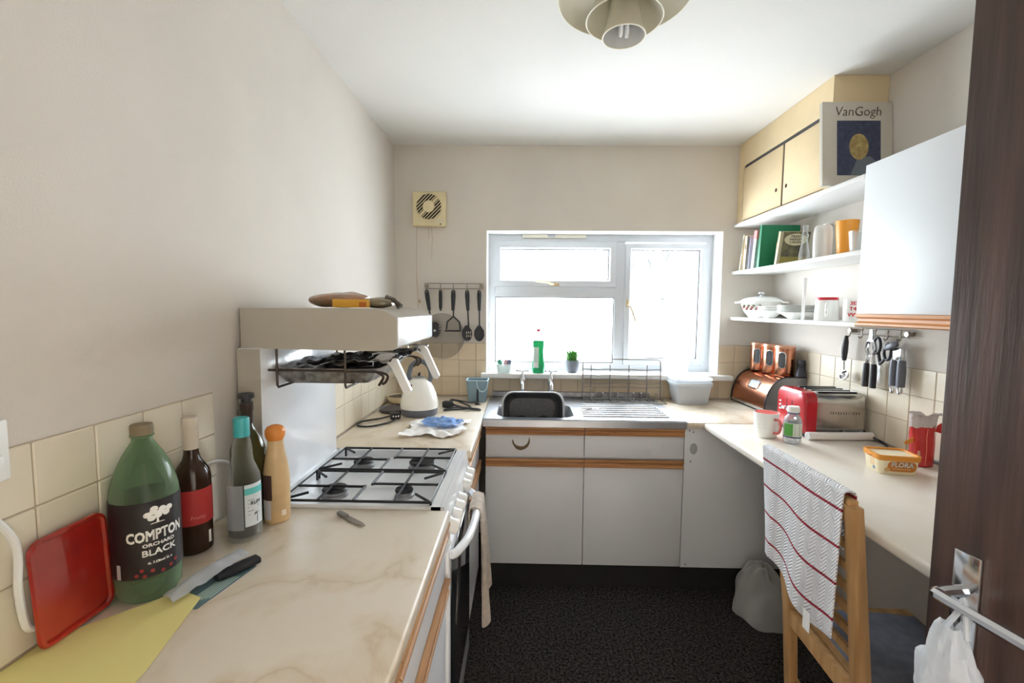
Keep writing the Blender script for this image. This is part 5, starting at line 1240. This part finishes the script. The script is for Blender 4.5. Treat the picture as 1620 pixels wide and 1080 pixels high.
part(ch, 'seat_board', G().prism([wp(1.715, 1.125, 0)[:2], wp(2.08, 1.09, 0)[:2], wp(2.115, 1.485, 0)[:2], wp(1.75, 1.495, 0)[:2]], 'z', .442, .455), PINE)
def padfn(u, v):
    x = 1.735+.34*u+.03*v; y = 1.145+.33*v-.03*u
    e = (1-(2*u-1)**6)*(1-(2*v-1)**6)
    return wp(x, y, .458+.030*e)
part(ch, 'seat_pad', G().sheet(padfn, 14, 14, .004), mat('slate_blue_pad', (132, 136, 150), .9, var=.15, vscale=30), 60, label='slate blue seat pad')
# striped towel
def towel_mat():
    m = bpy.data.materials.new('striped_herringbone_towel'); m.use_nodes = True
    nt = m.node_tree; N = nt.nodes; L = nt.links; p = N['Principled BSDF']; p.inputs['Roughness'].default_value = .9
    uv = N.new('ShaderNodeUVMap'); uv.uv_map = 'UVMap'; sx = N.new('ShaderNodeSeparateXYZ'); L.new(uv.outputs[0], sx.inputs[0])
    def M_(op, a, b=None):
        n = N.new('ShaderNodeMath'); n.operation = op
        for i, x in enumerate((a, b)):
            if x is None: continue
            if isinstance(x, (int, float)): n.inputs[i].default_value = x
            else: L.new(x, n.inputs[i])
        return n.outputs[0]
    f = M_('FRACT', M_('ADD', M_('MULTIPLY', sx.outputs['Y'], 5.71), .33))
    st = M_('LESS_THAN', M_('ABSOLUTE', M_('SUBTRACT', f, .5)), .038)
    mx = N.new('ShaderNodeMix'); mx.data_type = 'RGBA'
    mx.inputs[6].default_value = lin((236, 236, 240)); mx.inputs[7].default_value = lin((158, 30, 50)); L.new(st, mx.inputs[0]); L.new(mx.outputs[2], p.inputs['Base Color'])
    zz = M_('ABSOLUTE', M_('SUBTRACT', M_('FRACT', M_('MULTIPLY', sx.outputs['X'], 9)), .5))
    h = M_('SINE', M_('MULTIPLY', M_('ADD', M_('MULTIPLY', sx.outputs['Y'], 55), M_('MULTIPLY', zz, 4.5)), 6.283))
    b = N.new('ShaderNodeBump'); b.inputs['Strength'].default_value = .65; b.inputs['Distance'].default_value = .004; L.new(h, b.inputs['Height']); L.new(b.outputs[0], p.inputs['Normal'])
    return m
def towfn(u, v):
    # u: along the rail, near to far; v: behind rail -> over -> down the front
    y = 1.172+.412*u
    ln = (y-1.158)/(1.522-1.158)
    xr = 1.668+.008*ln; zt = .990
    if v < .22:
        t = v/.22; x = xr+.016+.002*t; z = zt-.17*(1-t)-.008
    elif v < .30:
        t = (v-.22)/.08; x = xr-.002+.018*math.cos(t*PI); z = zt-.008+.008*math.sin(t*PI)
    else:
        t = (v-.30)/.70
        drop = .385+.03*math.sin(u*5.0+.6)-.05*max(0, u-.8)
        x = xr-.020-.010*t+.012*t*math.sin(u*11+.5)-.006*t
        z = zt-.008-drop*t
        fold = max(0, (u-.80)/.20)
        x += .028*fold*t*1.2
        y -= .03*t*math.sin(u*PI)*.5+.05*fold*t*.8
    return (x, y, z)
tw = thing('hand_towel', 'white towel with thin red stripes draped over the chair back', 'towel', (1.66, 1.34, .6))
g = G().sheet(towfn, 56, 80, .004); g.mv(-1.66, -1.34, -.6)
part(tw, 'cloth', g, towel_mat(), 60)
part(tw, 'hanging_tag', G().box(-.045, -.118, -.045, -.0438, -.088, .012), PAPER, 0, label='white hanging tag')
# thin plastic bag on the floor beyond the chair
def fbag(u, v):
    a = 2*PI*u; th = PI*.5*(1-v)
    n_ = noise.noise(Vector((math.cos(a)*1.6, math.sin(a)*1.6, v*2.4)))
    r_ = (.105*math.cos(th)+.015)*(1+.3*n_)
    return (r_*math.cos(a), r_*math.sin(a)*1.1, 0.01+.22*math.sin(th)**.8*(1+.18*n_))
single('floor_bag', G().sheet(fbag, 40, 18, .0006), glassy('grey_polythene', (236, 235, 233), .3, .35, .3, .3), 'crumpled pale plastic bag on the carpet beyond the chair', 'bag', (1.975, 2.10, 0), smooth=60)

# ================================================================ CEILING LAMP
lp = thing('pendant_lamp', 'beige tiered metal pendant lamp with bulb hanging from the ceiling', 'lamp', (1.083, 1.362, H))
LMP = mat('beige_lamp_metal', (206, 200, 180), .45, var=.03); LMI = mat('silver_grey_inner', (206, 206, 204), .45)
def shell(prof, m, n=44):
    inner_ = [(r_-.0025, z-.001) for r_, z in reversed(prof)]
    return G().lathe(prof+inner_+[prof[0]], n)
part(lp, 'outer_shade', shell([(.030, -.040), (.07, -.045), (.12, -.058), (.165, -.080), (.190, -.106)], LMP), LMP)
part(lp, 'middle_shade', shell([(.052, -.085), (.070, -.105), (.092, -.132), (.108, -.168)], LMP), LMP)
lc = part(lp, 'lower_cone', shell([(.036, -.10), (.042, -.145), (.052, -.185), (.0605, -.214)], LMP), LMP)
part(lc, 'cone_lining', G().lathe([(.033, -.102), (.0385, -.146), (.0485, -.186), (.0573, -.213)], 44, top=False), LMI)
for nm, r_, z in (('outer_rim', .190, -.106), ('middle_rim', .108, -.168), ('lower_rim', .0605, -.214)):
    part(lp, nm, G().tube([(r_*math.cos(a), r_*math.sin(a), z) for a in [2*PI*i/48 for i in range(48)]], .0016, 6, True), mat('pale_rim', (238, 234, 216), .4))
part(lp, 'ceiling_rose', G().lathe([(.045, 0), (.045, -.012), (.034, -.04), (.03, -.09), (.03, -.10), (.02, -.105), (.001, -.106)], 24), LMP)
for k in range(3):
    a = 2*PI*k/3+.5; part(lp, 'strut', G().bar((.032*math.cos(a), .032*math.sin(a), -.06), (.095*math.cos(a), .095*math.sin(a), -.135), .010, .0015), LMP)
bl = part(lp, 'lamp_holder', G().lathe([(.018, -.10), (.018, -.135), (.015, -.14), (.001, -.14)], 18), WHITEP)
for dx, dy in ((-.009, 0), (.009, .004)):
    part(bl, 'bulb_tube', G().tube(smoothpath([(dx, dy-.008, -.138), (dx, dy-.008, -.196), (dx, dy, -.209), (dx, dy+.008, -.196), (dx, dy+.008, -.138)], 5), .0058, 8), mat('unlit_bulb_glass', (240, 240, 240), .2, coat=.5), label='unlit white bulb tube')
